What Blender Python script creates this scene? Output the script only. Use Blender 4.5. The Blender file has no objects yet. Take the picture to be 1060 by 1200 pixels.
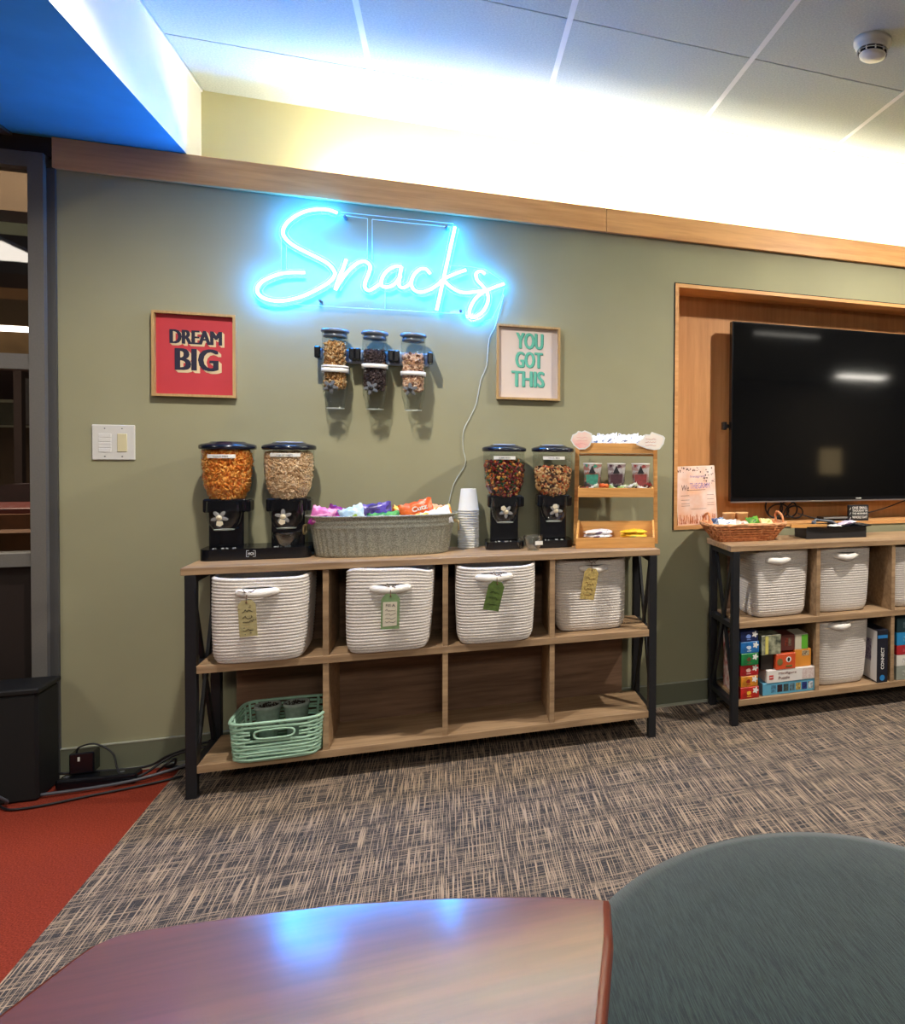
import bpy, math, random
from mathutils import Vector, Matrix, Euler
sc = bpy.context.scene
COL = sc.collection
R = random.Random(7)
PI = math.pi

# ------------------------------------------------------------------ helpers
def lin(c):
    return tuple(((x / 255) / 12.92 if x / 255 <= .04045 else ((x / 255 + .055) / 1.055) ** 2.4) for x in c[:3]) + (1,)

def newmat(name):
    m = bpy.data.materials.new(name); m.use_nodes = True
    nt = m.node_tree; nt.nodes.clear()
    out = nt.nodes.new('ShaderNodeOutputMaterial')
    return m, nt, out

def coords(nt, stretch=(1, 1, 1), kind='Object'):
    tc = nt.nodes.new('ShaderNodeTexCoord'); mp = nt.nodes.new('ShaderNodeMapping')
    mp.inputs['Scale'].default_value = stretch
    nt.links.new(tc.outputs[kind], mp.inputs['Vector'])
    return mp.outputs['Vector']

def noise(nt, vec, scale, detail=3, rough=.55):
    n = nt.nodes.new('ShaderNodeTexNoise')
    n.inputs['Scale'].default_value = scale; n.inputs['Detail'].default_value = detail
    n.inputs['Roughness'].default_value = rough
    nt.links.new(vec, n.inputs['Vector'])
    return n.outputs['Fac']

def ramp(nt, fac, stops, interp='LINEAR'):
    r = nt.nodes.new('ShaderNodeValToRGB'); r.color_ramp.interpolation = interp
    els = r.color_ramp.elements
    while len(els) < len(stops): els.new(.5)
    for e, (p, c) in zip(els, stops):
        e.position = p; e.color = lin(c)
    nt.links.new(fac, r.inputs['Fac'])
    return r.outputs['Color']

def pm(name, c, rough=.6, metal=0., var=0., scale=20, stretch=(1, 1, 1), bump=0., bscale=None, spec=.5, c2=None, coat=0., alpha=None):
    m, nt, out = newmat(name)
    b = nt.nodes.new('ShaderNodeBsdfPrincipled')
    b.inputs['Roughness'].default_value = rough; b.inputs['Metallic'].default_value = metal
    b.inputs['Specular IOR Level'].default_value = spec
    b.inputs['Coat Weight'].default_value = coat
    nt.links.new(b.outputs[0], out.inputs['Surface'])
    vec = coords(nt, stretch)
    d = c2 or tuple(max(0, x * (1 - var)) for x in c)
    n = noise(nt, vec, scale)
    nt.links.new(ramp(nt, n, [(.35, d), (.65, c)]), b.inputs['Base Color'])
    if bump:
        bp = nt.nodes.new('ShaderNodeBump'); bp.inputs['Strength'].default_value = bump
        bp.inputs['Distance'].default_value = .002
        nt.links.new(noise(nt, vec, bscale or scale, 4), bp.inputs['Height'])
        nt.links.new(bp.outputs[0], b.inputs['Normal'])
    return m

def emit(name, c, s):
    m, nt, out = newmat(name)
    e = nt.nodes.new('ShaderNodeEmission'); e.inputs['Color'].default_value = c if len(c) == 4 else tuple(c) + (1,)
    e.inputs['Strength'].default_value = s
    nt.links.new(e.outputs[0], out.inputs['Surface'])
    return m

def clear(name, tint=(235, 240, 240), rough=.03, gloss=.5):
    m, nt, out = newmat(name)
    t = nt.nodes.new('ShaderNodeBsdfTransparent'); t.inputs[0].default_value = lin(tint)
    g = nt.nodes.new('ShaderNodeBsdfGlossy'); g.inputs['Roughness'].default_value = rough
    f = nt.nodes.new('ShaderNodeLayerWeight'); f.inputs['Blend'].default_value = .25
    mu = nt.nodes.new('ShaderNodeMath'); mu.operation = 'MULTIPLY_ADD'
    mu.inputs[1].default_value = gloss; mu.inputs[2].default_value = .03
    nt.links.new(f.outputs['Facing'], mu.inputs[0])
    mx = nt.nodes.new('ShaderNodeMixShader')
    nt.links.new(mu.outputs[0], mx.inputs[0]); nt.links.new(t.outputs[0], mx.inputs[1]); nt.links.new(g.outputs[0], mx.inputs[2])
    nt.links.new(mx.outputs[0], out.inputs['Surface'])
    return m

def islands(name, cols, rough=.6, spec=.3):
    m, nt, out = newmat(name)
    b = nt.nodes.new('ShaderNodeBsdfPrincipled'); b.inputs['Roughness'].default_value = rough
    b.inputs['Specular IOR Level'].default_value = spec
    g = nt.nodes.new('ShaderNodeNewGeometry')
    st = [(i / len(cols), c) for i, c in enumerate(cols)]
    nt.links.new(ramp(nt, g.outputs['Random Per Island'], st, 'CONSTANT'), b.inputs['Base Color'])
    nt.links.new(b.outputs[0], out.inputs['Surface'])
    return m

def woodmat(name, c1, c2, axis=0, scale=7, rough=.55, seam=False, spec=.35):
    m, nt, out = newmat(name)
    b = nt.nodes.new('ShaderNodeBsdfPrincipled'); b.inputs['Roughness'].default_value = rough
    b.inputs['Specular IOR Level'].default_value = spec
    st = [10, 10, 10]; st[axis] = .7
    vec = coords(nt, st)
    n = noise(nt, vec, scale, 5, .6)
    st2 = [2.2, 2.2, 2.2]; st2[axis] = .5
    n2 = noise(nt, coords(nt, st2), 3, 2)
    mx = nt.nodes.new('ShaderNodeMath'); mx.operation = 'MULTIPLY_ADD'; mx.inputs[1].default_value = .6
    nt.links.new(n, mx.inputs[0])
    m2 = nt.nodes.new('ShaderNodeMath'); m2.operation = 'MULTIPLY'; m2.inputs[1].default_value = .4
    nt.links.new(n2, m2.inputs[0]); nt.links.new(m2.outputs[0], mx.inputs[2])
    nt.links.new(ramp(nt, mx.outputs[0], [(.33, c2), (.62, c1)]), b.inputs['Base Color'])
    nt.links.new(b.outputs[0], out.inputs['Surface'])
    return m

def wrap(name, c1, c2, c3, scale=14, rough=.3):
    """glossy printed foil: patches of three colours"""
    m, nt, out = newmat(name)
    b = nt.nodes.new('ShaderNodeBsdfPrincipled'); b.inputs['Roughness'].default_value = rough
    n = noise(nt, coords(nt, (1, 1, 1.6)), scale, 2, .5)
    nt.links.new(ramp(nt, n, [(0, c1), (.5, c2), (.6, c3)], 'CONSTANT'), b.inputs['Base Color'])
    bp = nt.nodes.new('ShaderNodeBump'); bp.inputs['Strength'].default_value = .5; bp.inputs['Distance'].default_value = .004
    nt.links.new(noise(nt, coords(nt), 60, 3), bp.inputs['Height']); nt.links.new(bp.outputs[0], b.inputs['Normal'])
    nt.links.new(b.outputs[0], out.inputs['Surface'])
    return m

def catmull(pts, n=6):
    P = [Vector(p) for p in pts]
    if len(P) < 3: return P
    out = []
    Q = [P[0] * 2 - P[1]] + P + [P[-1] * 2 - P[-2]]
    for i in range(1, len(Q) - 2):
        a, b, c, d = Q[i - 1:i + 3]
        for k in range(n):
            t = k / n
            out.append(.5 * ((2 * b) + (c - a) * t + (2 * a - 5 * b + 4 * c - d) * t * t + (3 * b - a - 3 * c + d) * t ** 3))
    out.append(P[-1])
    return out

class MB:
    def __init__(s): s.v = []; s.f = []; s.m = []; s.sm = []
    def add(s, vs, fs, mi=0, smooth=False, M=None):
        o = len(s.v)
        s.v += [tuple(M @ Vector(v)) if M else tuple(v) for v in vs]
        for f in fs:
            s.f.append(tuple(i + o for i in f)); s.m.append(mi); s.sm.append(smooth)
        return s
    def box(s, x0, x1, y0, y1, z0, z1, mi=0, M=None, b=0.):
        if b <= 0:
            vs = [(x, y, z) for x in (x0, x1) for y in (y0, y1) for z in (z0, z1)]
            return s.add(vs, [(0, 1, 3, 2), (4, 6, 7, 5), (0, 4, 5, 1), (2, 3, 7, 6), (0, 2, 6, 4), (1, 5, 7, 3)], mi, False, M)
        # chamfered box
        vs = []; X = (x0, x1); Y = (y0, y1); Z = (z0, z1)
        idx = {}
        for i in (0, 1):
            for j in (0, 1):
                for k in (0, 1):
                    dx, dy, dz = (b if i == 0 else -b), (b if j == 0 else -b), (b if k == 0 else -b)
                    for a, p in enumerate(((X[i], Y[j] + dy, Z[k] + dz), (X[i] + dx, Y[j], Z[k] + dz), (X[i] + dx, Y[j] + dy, Z[k]))):
                        idx[i, j, k, a] = len(vs); vs.append(p)
        g = lambda *t: idx[t]
        fs = [(g(0,0,0,0), g(0,0,1,0), g(0,1,1,0), g(0,1,0,0)), (g(1,0,0,0), g(1,1,0,0), g(1,1,1,0), g(1,0,1,0)),
              (g(0,0,0,1), g(1,0,0,1), g(1,0,1,1), g(0,0,1,1)), (g(0,1,0,1), g(0,1,1,1), g(1,1,1,1), g(1,1,0,1)),
              (g(0,0,0,2), g(0,1,0,2), g(1,1,0,2), g(1,0,0,2)), (g(0,0,1,2), g(1,0,1,2), g(1,1,1,2), g(0,1,1,2))]
        for i in (0, 1):
            for j in (0, 1):
                fs.append((g(i,j,0,0), g(i,j,1,0), g(i,j,1,1), g(i,j,0,1)))
            for k in (0, 1):
                fs.append((g(i,0,k,0), g(i,1,k,0), g(i,1,k,2), g(i,0,k,2)))
        for j in (0, 1):
            for k in (0, 1):
                fs.append((g(0,j,k,1), g(1,j,k,1), g(1,j,k,2), g(0,j,k,2)))
        for i in (0, 1):
            for j in (0, 1):
                for k in (0, 1): fs.append((g(i,j,k,0), g(i,j,k,1), g(i,j,k,2)))
        return s.add(vs, fs, mi, False, M)
    def bar(s, a, b, w, d, mi=0):
        """square bar from a to b, w along world x, d across"""
        a, b = Vector(a), Vector(b); t = (b - a).normalized()
        u = Vector((1, 0, 0)) if abs(t.x) < .9 else Vector((0, 1, 0))
        u = (u - t * u.dot(t)).normalized(); n = t.cross(u)
        vs = [p + u * (i * w / 2) + n * (j * d / 2) for p in (a, b) for i, j in ((-1, -1), (1, -1), (1, 1), (-1, 1))]
        return s.add(vs, [(0, 1, 2, 3), (7, 6, 5, 4), (0, 4, 5, 1), (1, 5, 6, 2), (2, 6, 7, 3), (3, 7, 4, 0)], mi)
    def lathe(s, prof, c=(0, 0, 0), n=32, mi=0, sx=1, sy=1, smooth=True, M=None, cap=False):
        vs = []; fs = []
        for r, z in prof:
            for k in range(n):
                a = 2 * PI * k / n
                vs.append((c[0] + r * sx * math.cos(a), c[1] + r * sy * math.sin(a), c[2] + z))
        for i in range(len(prof) - 1):
            for k in range(n):
                fs.append((i * n + k, i * n + (k + 1) % n, (i + 1) * n + (k + 1) % n, (i + 1) * n + k))
        if cap:
            fs.append(tuple(range(n))[::-1]); fs.append(tuple((len(prof) - 1) * n + k for k in range(n)))
        return s.add(vs, fs, mi, smooth, M)
    def tube(s, path, r, n=8, mi=0, closed=False, M=None, radii=None):
        P = [Vector(p) for p in path]; vs = []; fs = []
        N = len(P); up = None
        for i, p in enumerate(P):
            t = (P[(i + 1) % N] - P[i - 1]) if closed else (P[min(i + 1, N - 1)] - P[max(i - 1, 0)])
            t.normalize()
            if up is None:
                up = Vector((0, 0, 1)) if abs(t.z) < .9 else Vector((1, 0, 0))
            u = (up - t * up.dot(t)).normalized(); up = u; w = t.cross(u)
            rr = radii[i] if radii else r
            for k in range(n):
                a = 2 * PI * k / n
                vs.append(p + (u * math.cos(a) + w * math.sin(a)) * rr)
        for i in range(N if closed else N - 1):
            j = (i + 1) % N
            for k in range(n): fs.append((i * n + k, i * n + (k + 1) % n, j * n + (k + 1) % n, j * n + k))
        if not closed:
            fs.append(tuple(range(n))[::-1]); fs.append(tuple((N - 1) * n + k for k in range(n)))
        return s.add(vs, fs, mi, True, M)
    def prism(s, poly, y0, y1, mi=0, M=None):
        """polygon in x,z extruded from y0 (front) to y1 (back)"""
        n = len(poly)
        vs = [(x, y0, z) for x, z in poly] + [(x, y1, z) for x, z in poly]
        fs = [tuple(range(n)), tuple(range(2 * n - 1, n - 1, -1))] + [(i, i + n, (i + 1) % n + n, (i + 1) % n) for i in range(n)]
        return s.add(vs, fs, mi, False, M)
    def prismz(s, poly, z0, z1, mi=0, M=None, smooth=False):
        n = len(poly)
        vs = [(x, y, z0) for x, y in poly] + [(x, y, z1) for x, y in poly]
        fs = [tuple(range(n))[::-1], tuple(range(n, 2 * n))] + [(i, (i + 1) % n, (i + 1) % n + n, i + n) for i in range(n)]
        return s.add(vs, fs, mi, smooth, M)
    def quad(s, a, b, c, d, mi=0, M=None): return s.add([a, b, c, d], [(0, 1, 2, 3)], mi, False, M)
    def text(s, txt, x, z, w, h, y, depth=.001, mi=0, bold=0., M=None, shear=0.):
        """lettering centred on x,z, facing -y, fitted into w by h"""
        cu = bpy.data.curves.new('t', 'FONT'); cu.body = txt; cu.extrude = .05; cu.offset = bold; cu.resolution_u = 3; cu.shear = shear
        o = bpy.data.objects.new('t', cu); COL.objects.link(o)
        bpy.context.view_layer.update()
        dg = bpy.context.evaluated_depsgraph_get()
        me = bpy.data.meshes.new_from_object(o.evaluated_get(dg))
        vs = [v.co.copy() for v in me.vertices]; fs = [tuple(p.vertices) for p in me.polygons]
        bpy.data.objects.remove(o); bpy.data.curves.remove(cu); bpy.data.meshes.remove(me)
        if not vs: return s
        x0, x1 = min(v.x for v in vs), max(v.x for v in vs); y0, y1 = min(v.y for v in vs), max(v.y for v in vs)
        vs = [(x + ((v.x - x0) / (x1 - x0) - .5) * w, y - (v.z + .05) / .1 * depth, z + ((v.y - y0) / (y1 - y0) - .5) * h) for v in vs]
        return s.add(vs, fs, mi, False, M)
    def pillow(s, w, h, t, mi=0, M=None, seed=0, nx=12, nz=10, wr=.25):
        rr = random.Random(seed); vs = []; fs = []
        ph = [rr.uniform(0, 6) for _ in range(4)]
        for sd in (-1, 1):
            for j in range(nz + 1):
                for i in range(nx + 1):
                    u = -1 + 2 * i / nx; v = -1 + 2 * j / nz
                    e = max(0, 1 - abs(u) ** 3) ** .8 * max(0, 1 - abs(v) ** 3) ** .7
                    e *= 1 + wr * math.sin(6 * u + ph[0]) * math.cos(5 * v + ph[1])
                    px = u * w / 2 * (1 - .05 * (1 - v * v) * abs(u)); pz = v * h / 2 * (1 - .06 * (1 - abs(u)))
                    if abs(v) > .99: px += 0; pz += .003 * math.sin(i * 2.5)
                    vs.append((px, sd * e * t / 2 + .05 * t * math.sin(4 * u + ph[2]), pz))
        n1 = (nx + 1) * (nz + 1)
        for j in range(nz):
            for i in range(nx):
                a = j * (nx + 1) + i
                fs.append((a, a + 1, a + nx + 2, a + nx + 1)); a += n1
                fs.append((a, a + nx + 1, a + nx + 2, a + 1))
        return s.add(vs, fs, mi, True, M)
    def build(s, name, mats, parent=None, label=None, kind=None):
        me = bpy.data.meshes.new(name); me.from_pydata(s.v, [], s.f)
        for m in (mats if isinstance(mats, (list, tuple)) else [mats]): me.materials.append(m)
        me.polygons.foreach_set('material_index', s.m); me.polygons.foreach_set('use_smooth', s.sm)
        me.update()
        o = bpy.data.objects.new(name, me); COL.objects.link(o)
        if parent: o.parent = parent
        if label: o['label'] = label
        if kind: o['kind'] = kind
        return o

def tag(o, label, cat, group=None, kind=None):
    o['label'] = label; o['category'] = cat
    if group: o['group'] = group
    if kind: o['kind'] = kind
    return o
def thing(name, label, cat, loc=(0, 0, 0), rz=0., group=None):
    o = bpy.data.objects.new(name, None); COL.objects.link(o)
    o.location = loc; o.rotation_euler = (0, 0, rz); o.empty_display_size = .05
    return tag(o, label, cat, group)
def dup(root, loc, rz=None, label=None, group=None):
    r = root.copy(); COL.objects.link(r); r.location = loc
    if rz is not None: r.rotation_euler = (0, 0, rz)
    if label: r['label'] = label
    if group: r['group'] = group
    for ch in list(root.children):
        c = ch.copy(); COL.objects.link(c); c.parent = r
        for g in list(ch.children):
            d = g.copy(); COL.objects.link(d); d.parent = c
    return r
def S(name, mb, mats, label=None): return mb.build(name, mats, kind='structure')
def T(x, y, z, rx=0, ry=0, rz=0): return Matrix.Translation((x, y, z)) @ Euler((rx, ry, rz)).to_matrix().to_4x4()

# ------------------------------------------------------------------ materials
M = {}
M['wall'] = pm('olive_paint', (152, 150, 120), .75, var=.03, scale=3, bump=.12, bscale=300)
M['upper'] = pm('cream_paint', (214, 208, 160), .8, var=.02, scale=3)
M['white'] = pm('white_paint', (228, 228, 218), .7, var=.02, scale=4)
M['bluespill'] = pm('white_paint_neon_spill', (70, 160, 205), .7, var=.05, scale=5)  # blue spill of the neon put into the soffit underside colour
M['tile'] = pm('ceiling_tile', (206, 214, 208), .9, c2=(186, 196, 192), scale=160, bump=.3, bscale=260)
M['tbar'] = pm('white_enamel_bar', (240, 242, 242), .45)
M['dark'] = pm('dark_void', (14, 14, 16), .9)
M['maple'] = woodmat('maple', (226, 170, 112), (196, 140, 86), 0, 6, .45)
M['maplev'] = woodmat('maple_panel', (206, 152, 98), (182, 128, 78), 2, 5, .5)
M['oak'] = woodmat('rustic_oak_laminate', (180, 150, 116), (126, 100, 74), 0, 6, .6)
M['oakb'] = woodmat('oak_back_panel_shaded', (132, 102, 80), (88, 66, 50), 0, 6, .7)  # darker laminate, with the shade inside the cells added to its colour
M['bamboo'] = woodmat('bamboo', (226, 172, 104), (190, 134, 72), 0, 8, .45)
M['black'] = pm('black_powder_coat', (20, 22, 28), .5, var=.1, scale=60)
M['plas'] = pm('black_plastic', (14, 16, 22), .22, spec=.6)
M['lid'] = pm('navy_black_plastic', (18, 24, 40), .15, spec=.7)
M['chrome'] = pm('chrome', (186, 188, 188), .25, .6)
M['cream'] = pm('cream_plastic', (214, 204, 178), .4)
M['greyplas'] = pm('grey_plastic', (96, 100, 106), .35)
M['paper'] = pm('white_label', (226, 226, 222), .6)
M['ink'] = pm('black_ink', (28, 26, 30), .7)
M['acr'] = clear('clear_acrylic', (244, 247, 247), .03, .45)
M['glass'] = clear('clear_glass', (248, 251, 250), .02, .8)
M['rope'] = pm('white_cotton_rope', (232, 226, 220), .9, var=.08, scale=240, bump=.5, bscale=500)
M['handle'] = pm('white_cotton_handle', (244, 240, 234), .85, var=.03, scale=80)
M['twine'] = pm('jute_twine', (120, 84, 56), .9, var=.3, scale=300)
M['base'] = pm('baseboard_vinyl', (108, 112, 92), .55)
M['caulk'] = pm('baseboard_edge', (168, 170, 150), .6)
M['frame'] = pm('slate_metal_frame', (104, 102, 98), .5, var=.04, scale=200)
M['frameD'] = pm('slate_metal_reveal', (72, 72, 72), .5)
M['oakframe'] = woodmat('light_oak_frame', (190, 158, 108), (164, 130, 84), 2, 9, .5)
M['cup'] = pm('white_paper_cup', (224, 222, 212), .7, var=.01)
M['tan'] = pm('tan_paper_cup', (222, 176, 118), .6)

def carpet(name, dark, mid, light):
    m, nt, out = newmat(name)
    b = nt.nodes.new('ShaderNodeBsdfPrincipled'); b.inputs['Roughness'].default_value = .95
    b.inputs['Specular IOR Level'].default_value = .1
    na = noise(nt, coords(nt, (1, .018, 1)), 300, 2, .6)
    nb = noise(nt, coords(nt, (.022, 1, 1)), 280, 2, .6)
    nc = noise(nt, coords(nt, (1, 1, 1)), 420, 1, .5)
    ca = ramp(nt, na, [(.52, (0, 0, 0)), (.58, (255, 255, 255))]); cb = ramp(nt, nb, [(.54, (0, 0, 0)), (.60, (235, 235, 235))])
    mx = nt.nodes.new('ShaderNodeMix'); mx.data_type = 'RGBA'; mx.blend_type = 'LIGHTEN'; mx.inputs[0].default_value = 1
    nt.links.new(ca, mx.inputs[6]); nt.links.new(cb, mx.inputs[7])
    base = ramp(nt, nc, [(.38, dark), (.62, mid)])
    m3 = nt.nodes.new('ShaderNodeMix'); m3.data_type = 'RGBA'
    nt.links.new(mx.outputs[2], m3.inputs[0]); nt.links.new(base, m3.inputs[6]); m3.inputs[7].default_value = lin(light)
    nt.links.new(m3.outputs[2], b.inputs['Base Color'])
    bp = nt.nodes.new('ShaderNodeBump'); bp.inputs['Strength'].default_value = .5; bp.inputs['Distance'].default_value = .003
    nt.links.new(mx.outputs[2], bp.inputs['Height']); nt.links.new(bp.outputs[0], b.inputs['Normal'])
    nt.links.new(b.outputs[0], out.inputs['Surface'])
    return m
M['carpet'] = carpet('woven_carpet', (42, 43, 48), (84, 80, 79), (174, 152, 130))
M['red'] = pm('rust_red_carpet', (150, 62, 44), .95, c2=(108, 38, 26), scale=260, bump=.6, bscale=400, spec=.1)

# ------------------------------------------------------------------ camera
cam = bpy.data.cameras.new('camera'); co = bpy.data.objects.new('camera', cam); COL.objects.link(co)
FX, PX, PY = 895.91, 891.36, 545.9
cam.sensor_fit = 'HORIZONTAL'; cam.sensor_width = 36; cam.lens = FX / 1060 * 36
# principal point sits right of centre: the frame is the left part of a wider shot
cam.shift_x = (530 - PX) / 1060 ; cam.shift_y = (PY - 600) / 1060
_b = Vector((-.37677, -.92607, .02090))
r_ = Vector((0.92630319, -0.37662993, 0.01059749)); u_ = Vector((-0.00194302, 0.02335118, 0.99972544)); f_ = Vector((0.37677398, 0.92606945, -0.02089848))
mw = Matrix.Identity(4)
for i in range(3): mw[i][0] = r_[i]; mw[i][1] = u_[i]; mw[i][2] = -f_[i]
mw[0][3], mw[1][3], mw[2][3] = 0, -3.3447, 1.164
co.matrix_world = mw
cam.clip_start = .05
sc.camera = co

# ------------------------------------------------------------------ room shell
XR, YB = 9.0, -10.0
XL = -1.245           # left end of the olive wall
NX0, NX1, NZ0, NZ1, ND = .936, 2.92, .798, 1.908, .2
f = MB(); f.quad((-.893, YB, 0), (XR, YB, 0), (XR, 6, 0), (-.893, 6, 0)); f.quad((-7, YB, 0), (-1.34, YB, 0), (-1.34, 6, 0), (-7, 6, 0))
f.quad((-1.34, YB, 0), (-.893, YB, 0), (-.893, 6, 0), (-1.34, 6, 0), 1)
S('floor', f, [M['carpet'], M['red']])
w = MB()   # wall with the television niche cut out
w.box(XL, NX0, 0, .2, 0, 2.14); w.box(NX0, NX1, 0, .2, 0, NZ0); w.box(NX0, NX1, 0, .2, NZ1, 2.14); w.box(NX1, XR, 0, .2, 0, 2.14)
w.box(NX0, NX1, .2, .22, NZ0, NZ1)
S('wall_back', w, [M['wall']])
w = MB(); w.box(-.9, XR, .16, .3, 2.14, 2.52); w.box(-1.4, -.873, .16, .3, 2.14, 2.52)
S('wall_back.001', w, [M['upper']])
w = MB(); w.box(XR, XR + .1, YB, 6, 0, 2.6); S('wall_right', w, [pm('dim_wall', (96, 84, 70), .8)])
w = MB(); w.box(-7, XR, YB - .1, YB, 0, 2.6); S('wall_front', w, [pm('dim_wall_front', (110, 100, 86), .8)])
w = MB(); w.box(-7.1, -7, YB, 6, 0, 2.6); S('wall_left', w, [pm('dim_wall_left', (110, 98, 84), .8)])
# ceiling tiles with grid
G0, GY = -.2653, -.2726; A = .6096
c = MB()
for i in range(-1, 16):
    x0 = G0 + i * A; x1 = x0 + A
    x0 = max(x0, -.873)
    if x1 < -.8: continue
    c.box(x0 + .009, x1 - .009, GY + .003, .16, 2.5, 2.515)
    for j in range(0, 16):
        c.box(x0 + .009, x1 - .009, GY - (j + 1) * A + .003, GY - j * A - .003, 2.5, 2.515)
c.box(-.9, XR, YB, .3, 2.518, 2.56, 1)
S('ceiling', c, [M['tile'], M['dark']])
t = MB()
for i in range(0, 16): t.box(G0 + i * A - .009, G0 + i * A + .009, YB, .16, 2.499, 2.512)
t.box(-.873, -.868, YB, .16, 2.494, 2.512)
S('trim_1', t, [M['tbar']])
# soffit (bulkhead) on the left: white side, underside coloured blue for the neon light falling on it
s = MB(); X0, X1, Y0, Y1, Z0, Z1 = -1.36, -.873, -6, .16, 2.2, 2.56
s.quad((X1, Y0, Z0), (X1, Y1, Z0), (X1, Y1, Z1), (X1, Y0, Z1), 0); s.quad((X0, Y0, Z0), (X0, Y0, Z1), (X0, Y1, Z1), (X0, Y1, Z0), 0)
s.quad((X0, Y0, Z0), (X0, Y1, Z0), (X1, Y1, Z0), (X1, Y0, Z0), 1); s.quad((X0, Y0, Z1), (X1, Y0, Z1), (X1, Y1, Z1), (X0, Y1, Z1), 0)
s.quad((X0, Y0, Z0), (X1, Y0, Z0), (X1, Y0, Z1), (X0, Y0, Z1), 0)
S('ceiling.001', s, [M['white'], M['bluespill']])
s = MB(); s.box(-7, -1.36, YB, .06, 2.19, 2.3); s.box(-7, -.9, .06, 6, 3.4, 3.5); S('ceiling.002', s, [pm('brown_ceiling', (96, 80, 66), .8)])
# wood rail that hides the cove light
t = MB(); t.box(-1.25, .62, -.022, 0, 2.095, 2.198, 0, None, .002); t.box(.622, 2.9, -.022, 0, 2.095, 2.198, 0, None, .002); t.box(2.902, XR, -.022, 0, 2.095, 2.198)
t.box(-1.25, XR, 0, .012, 2.14, 2.19)
S('trim_2', t, [M['maple']])
s = MB(); s.box(-.42, 8.5, .05, .075, 2.145, 2.16)
tag(s.build('cove_light', emit('cove_led', (1, .94, .84), 58)), 'warm white light strip hidden behind the top edge of the wooden rail', 'light')
# baseboards
t = MB(); t.box(XL, XR, -.008, 0, .012, .1); t.box(XL, XR, -.010, 0, .1, .104, 1); t.box(XL, XR, -.014, 0, 0, .012, 1)
S('baseboard_back', t, [M['base'], M['caulk']])
# niche lining
t = MB(); L = .016
t.box(NX0, NX0 + L, -.006, .199, NZ0, NZ1); t.box(NX1 - L, NX1, -.006, .199, NZ0, NZ1)
t.box(NX0 + L, NX1 - L, -.006, .199, NZ1 - L, NZ1); t.box(NX0 + L, NX1 - L, -.006, .199, NZ0, NZ0 + L)
t.box(NX0 + L, NX1 - L, .186, .199, NZ0 + L, NZ1 - L, 1)
d = .004
t.box(NX0 - d, NX0, -.003, .0, NZ0, NZ1 + d, 2); t.box(NX0 - d, NX1 + d, -.003, .0, NZ1, NZ1 + d, 2)
S('trim_3', t, [M['maple'], M['maplev'], M['dark']])
# storefront window at the far left, in the wall plane
t = MB(); e0, e1 = -1.268, -1.245
t.box(-1.309, -1.268, -.035, .06, 0, 2.135); t.box(-1.268, XL, -.012, .06, 0, 2.095, 1)
t.box(-3.2, -1.309, -.03, .055, 2.085, 2.135); t.box(-3.2, -1.309, -.03, .055, 1.409, 1.46); t.box(-3.2, -1.309, -.03, .055, .744, .788)
t.box(-3.2, -1.309, -.03, .055, 0, .2); t.box(-3.26, -3.2, -.03, .06, 0, 2.135)
win = S('window_1', t, [M['frame'], M['frameD']])
g = MB(); g.box(-3.2, -1.309, .01, .016, .788, 1.409); g.box(-3.2, -1.309, .01, .016, 1.46, 2.085); g.build('window_pane', clear('window_glass', (200, 200, 200), .02, .4), win)
g = MB(); g.box(-3.2, -1.309, .01, .02, .2, .744); g.build('lower_panel', pm('dark_reddish_panel', (30, 18, 14), .6), win)
w = MB(); w.box(-7, -3.26, 0, .1, 0, 2.2); w.box(-3.26, XL, 0, .06, 2.135, 2.2); S('wall_back.002', w, [pm('brown_header', (58, 46, 38), .8)])

# ------------------------------------------------------------------ rooms beyond the glass (seen only in a narrow strip)
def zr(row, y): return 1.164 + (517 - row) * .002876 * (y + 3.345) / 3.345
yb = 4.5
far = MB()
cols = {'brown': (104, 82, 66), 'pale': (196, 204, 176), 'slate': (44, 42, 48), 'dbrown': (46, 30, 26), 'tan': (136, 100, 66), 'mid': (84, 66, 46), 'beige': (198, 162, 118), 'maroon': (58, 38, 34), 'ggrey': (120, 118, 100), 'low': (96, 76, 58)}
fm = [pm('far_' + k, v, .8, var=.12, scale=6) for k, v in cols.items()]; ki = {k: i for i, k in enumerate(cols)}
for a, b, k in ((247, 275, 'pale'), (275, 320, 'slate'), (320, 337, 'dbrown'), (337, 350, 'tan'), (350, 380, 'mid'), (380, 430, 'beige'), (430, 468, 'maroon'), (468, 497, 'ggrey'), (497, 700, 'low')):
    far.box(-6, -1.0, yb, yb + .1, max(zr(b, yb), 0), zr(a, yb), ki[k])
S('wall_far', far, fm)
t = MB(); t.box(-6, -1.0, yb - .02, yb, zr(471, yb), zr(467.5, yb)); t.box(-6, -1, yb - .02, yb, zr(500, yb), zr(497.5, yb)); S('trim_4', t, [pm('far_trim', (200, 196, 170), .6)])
y2 = 2.2
s = MB(); s.box(-5, -1.2, y2, y2 + .3, zr(247, y2), zr(196, y2)); S('ceiling.003', s, [fm[5]])
s = MB(); s.box(-3.4, -2.6, 3.2, 3.3, zr(386, 3.2), zr(381, 3.2)); tag(s.build('ceiling_light', emit('far_lamp', (1, .95, .85), 6)), 'bright linear ceiling lamp seen through the upper window pane', 'light')
yp = 3.0
s = MB(); xx = -1.354 * (yp + 3.345) / 3.345 + .0; s.box(xx - .02, xx + .02, yp, yp + .05, .0, zr(432, yp)); S('trim_5', s, [fm[3]])
yg = 4.45
s = MB(); xx = -1.318 * (yg + 3.345) / 3.345; s.box(xx - .04, xx + .25, yg, yg + .04, zr(496, yg), zr(442, yg))
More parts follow.
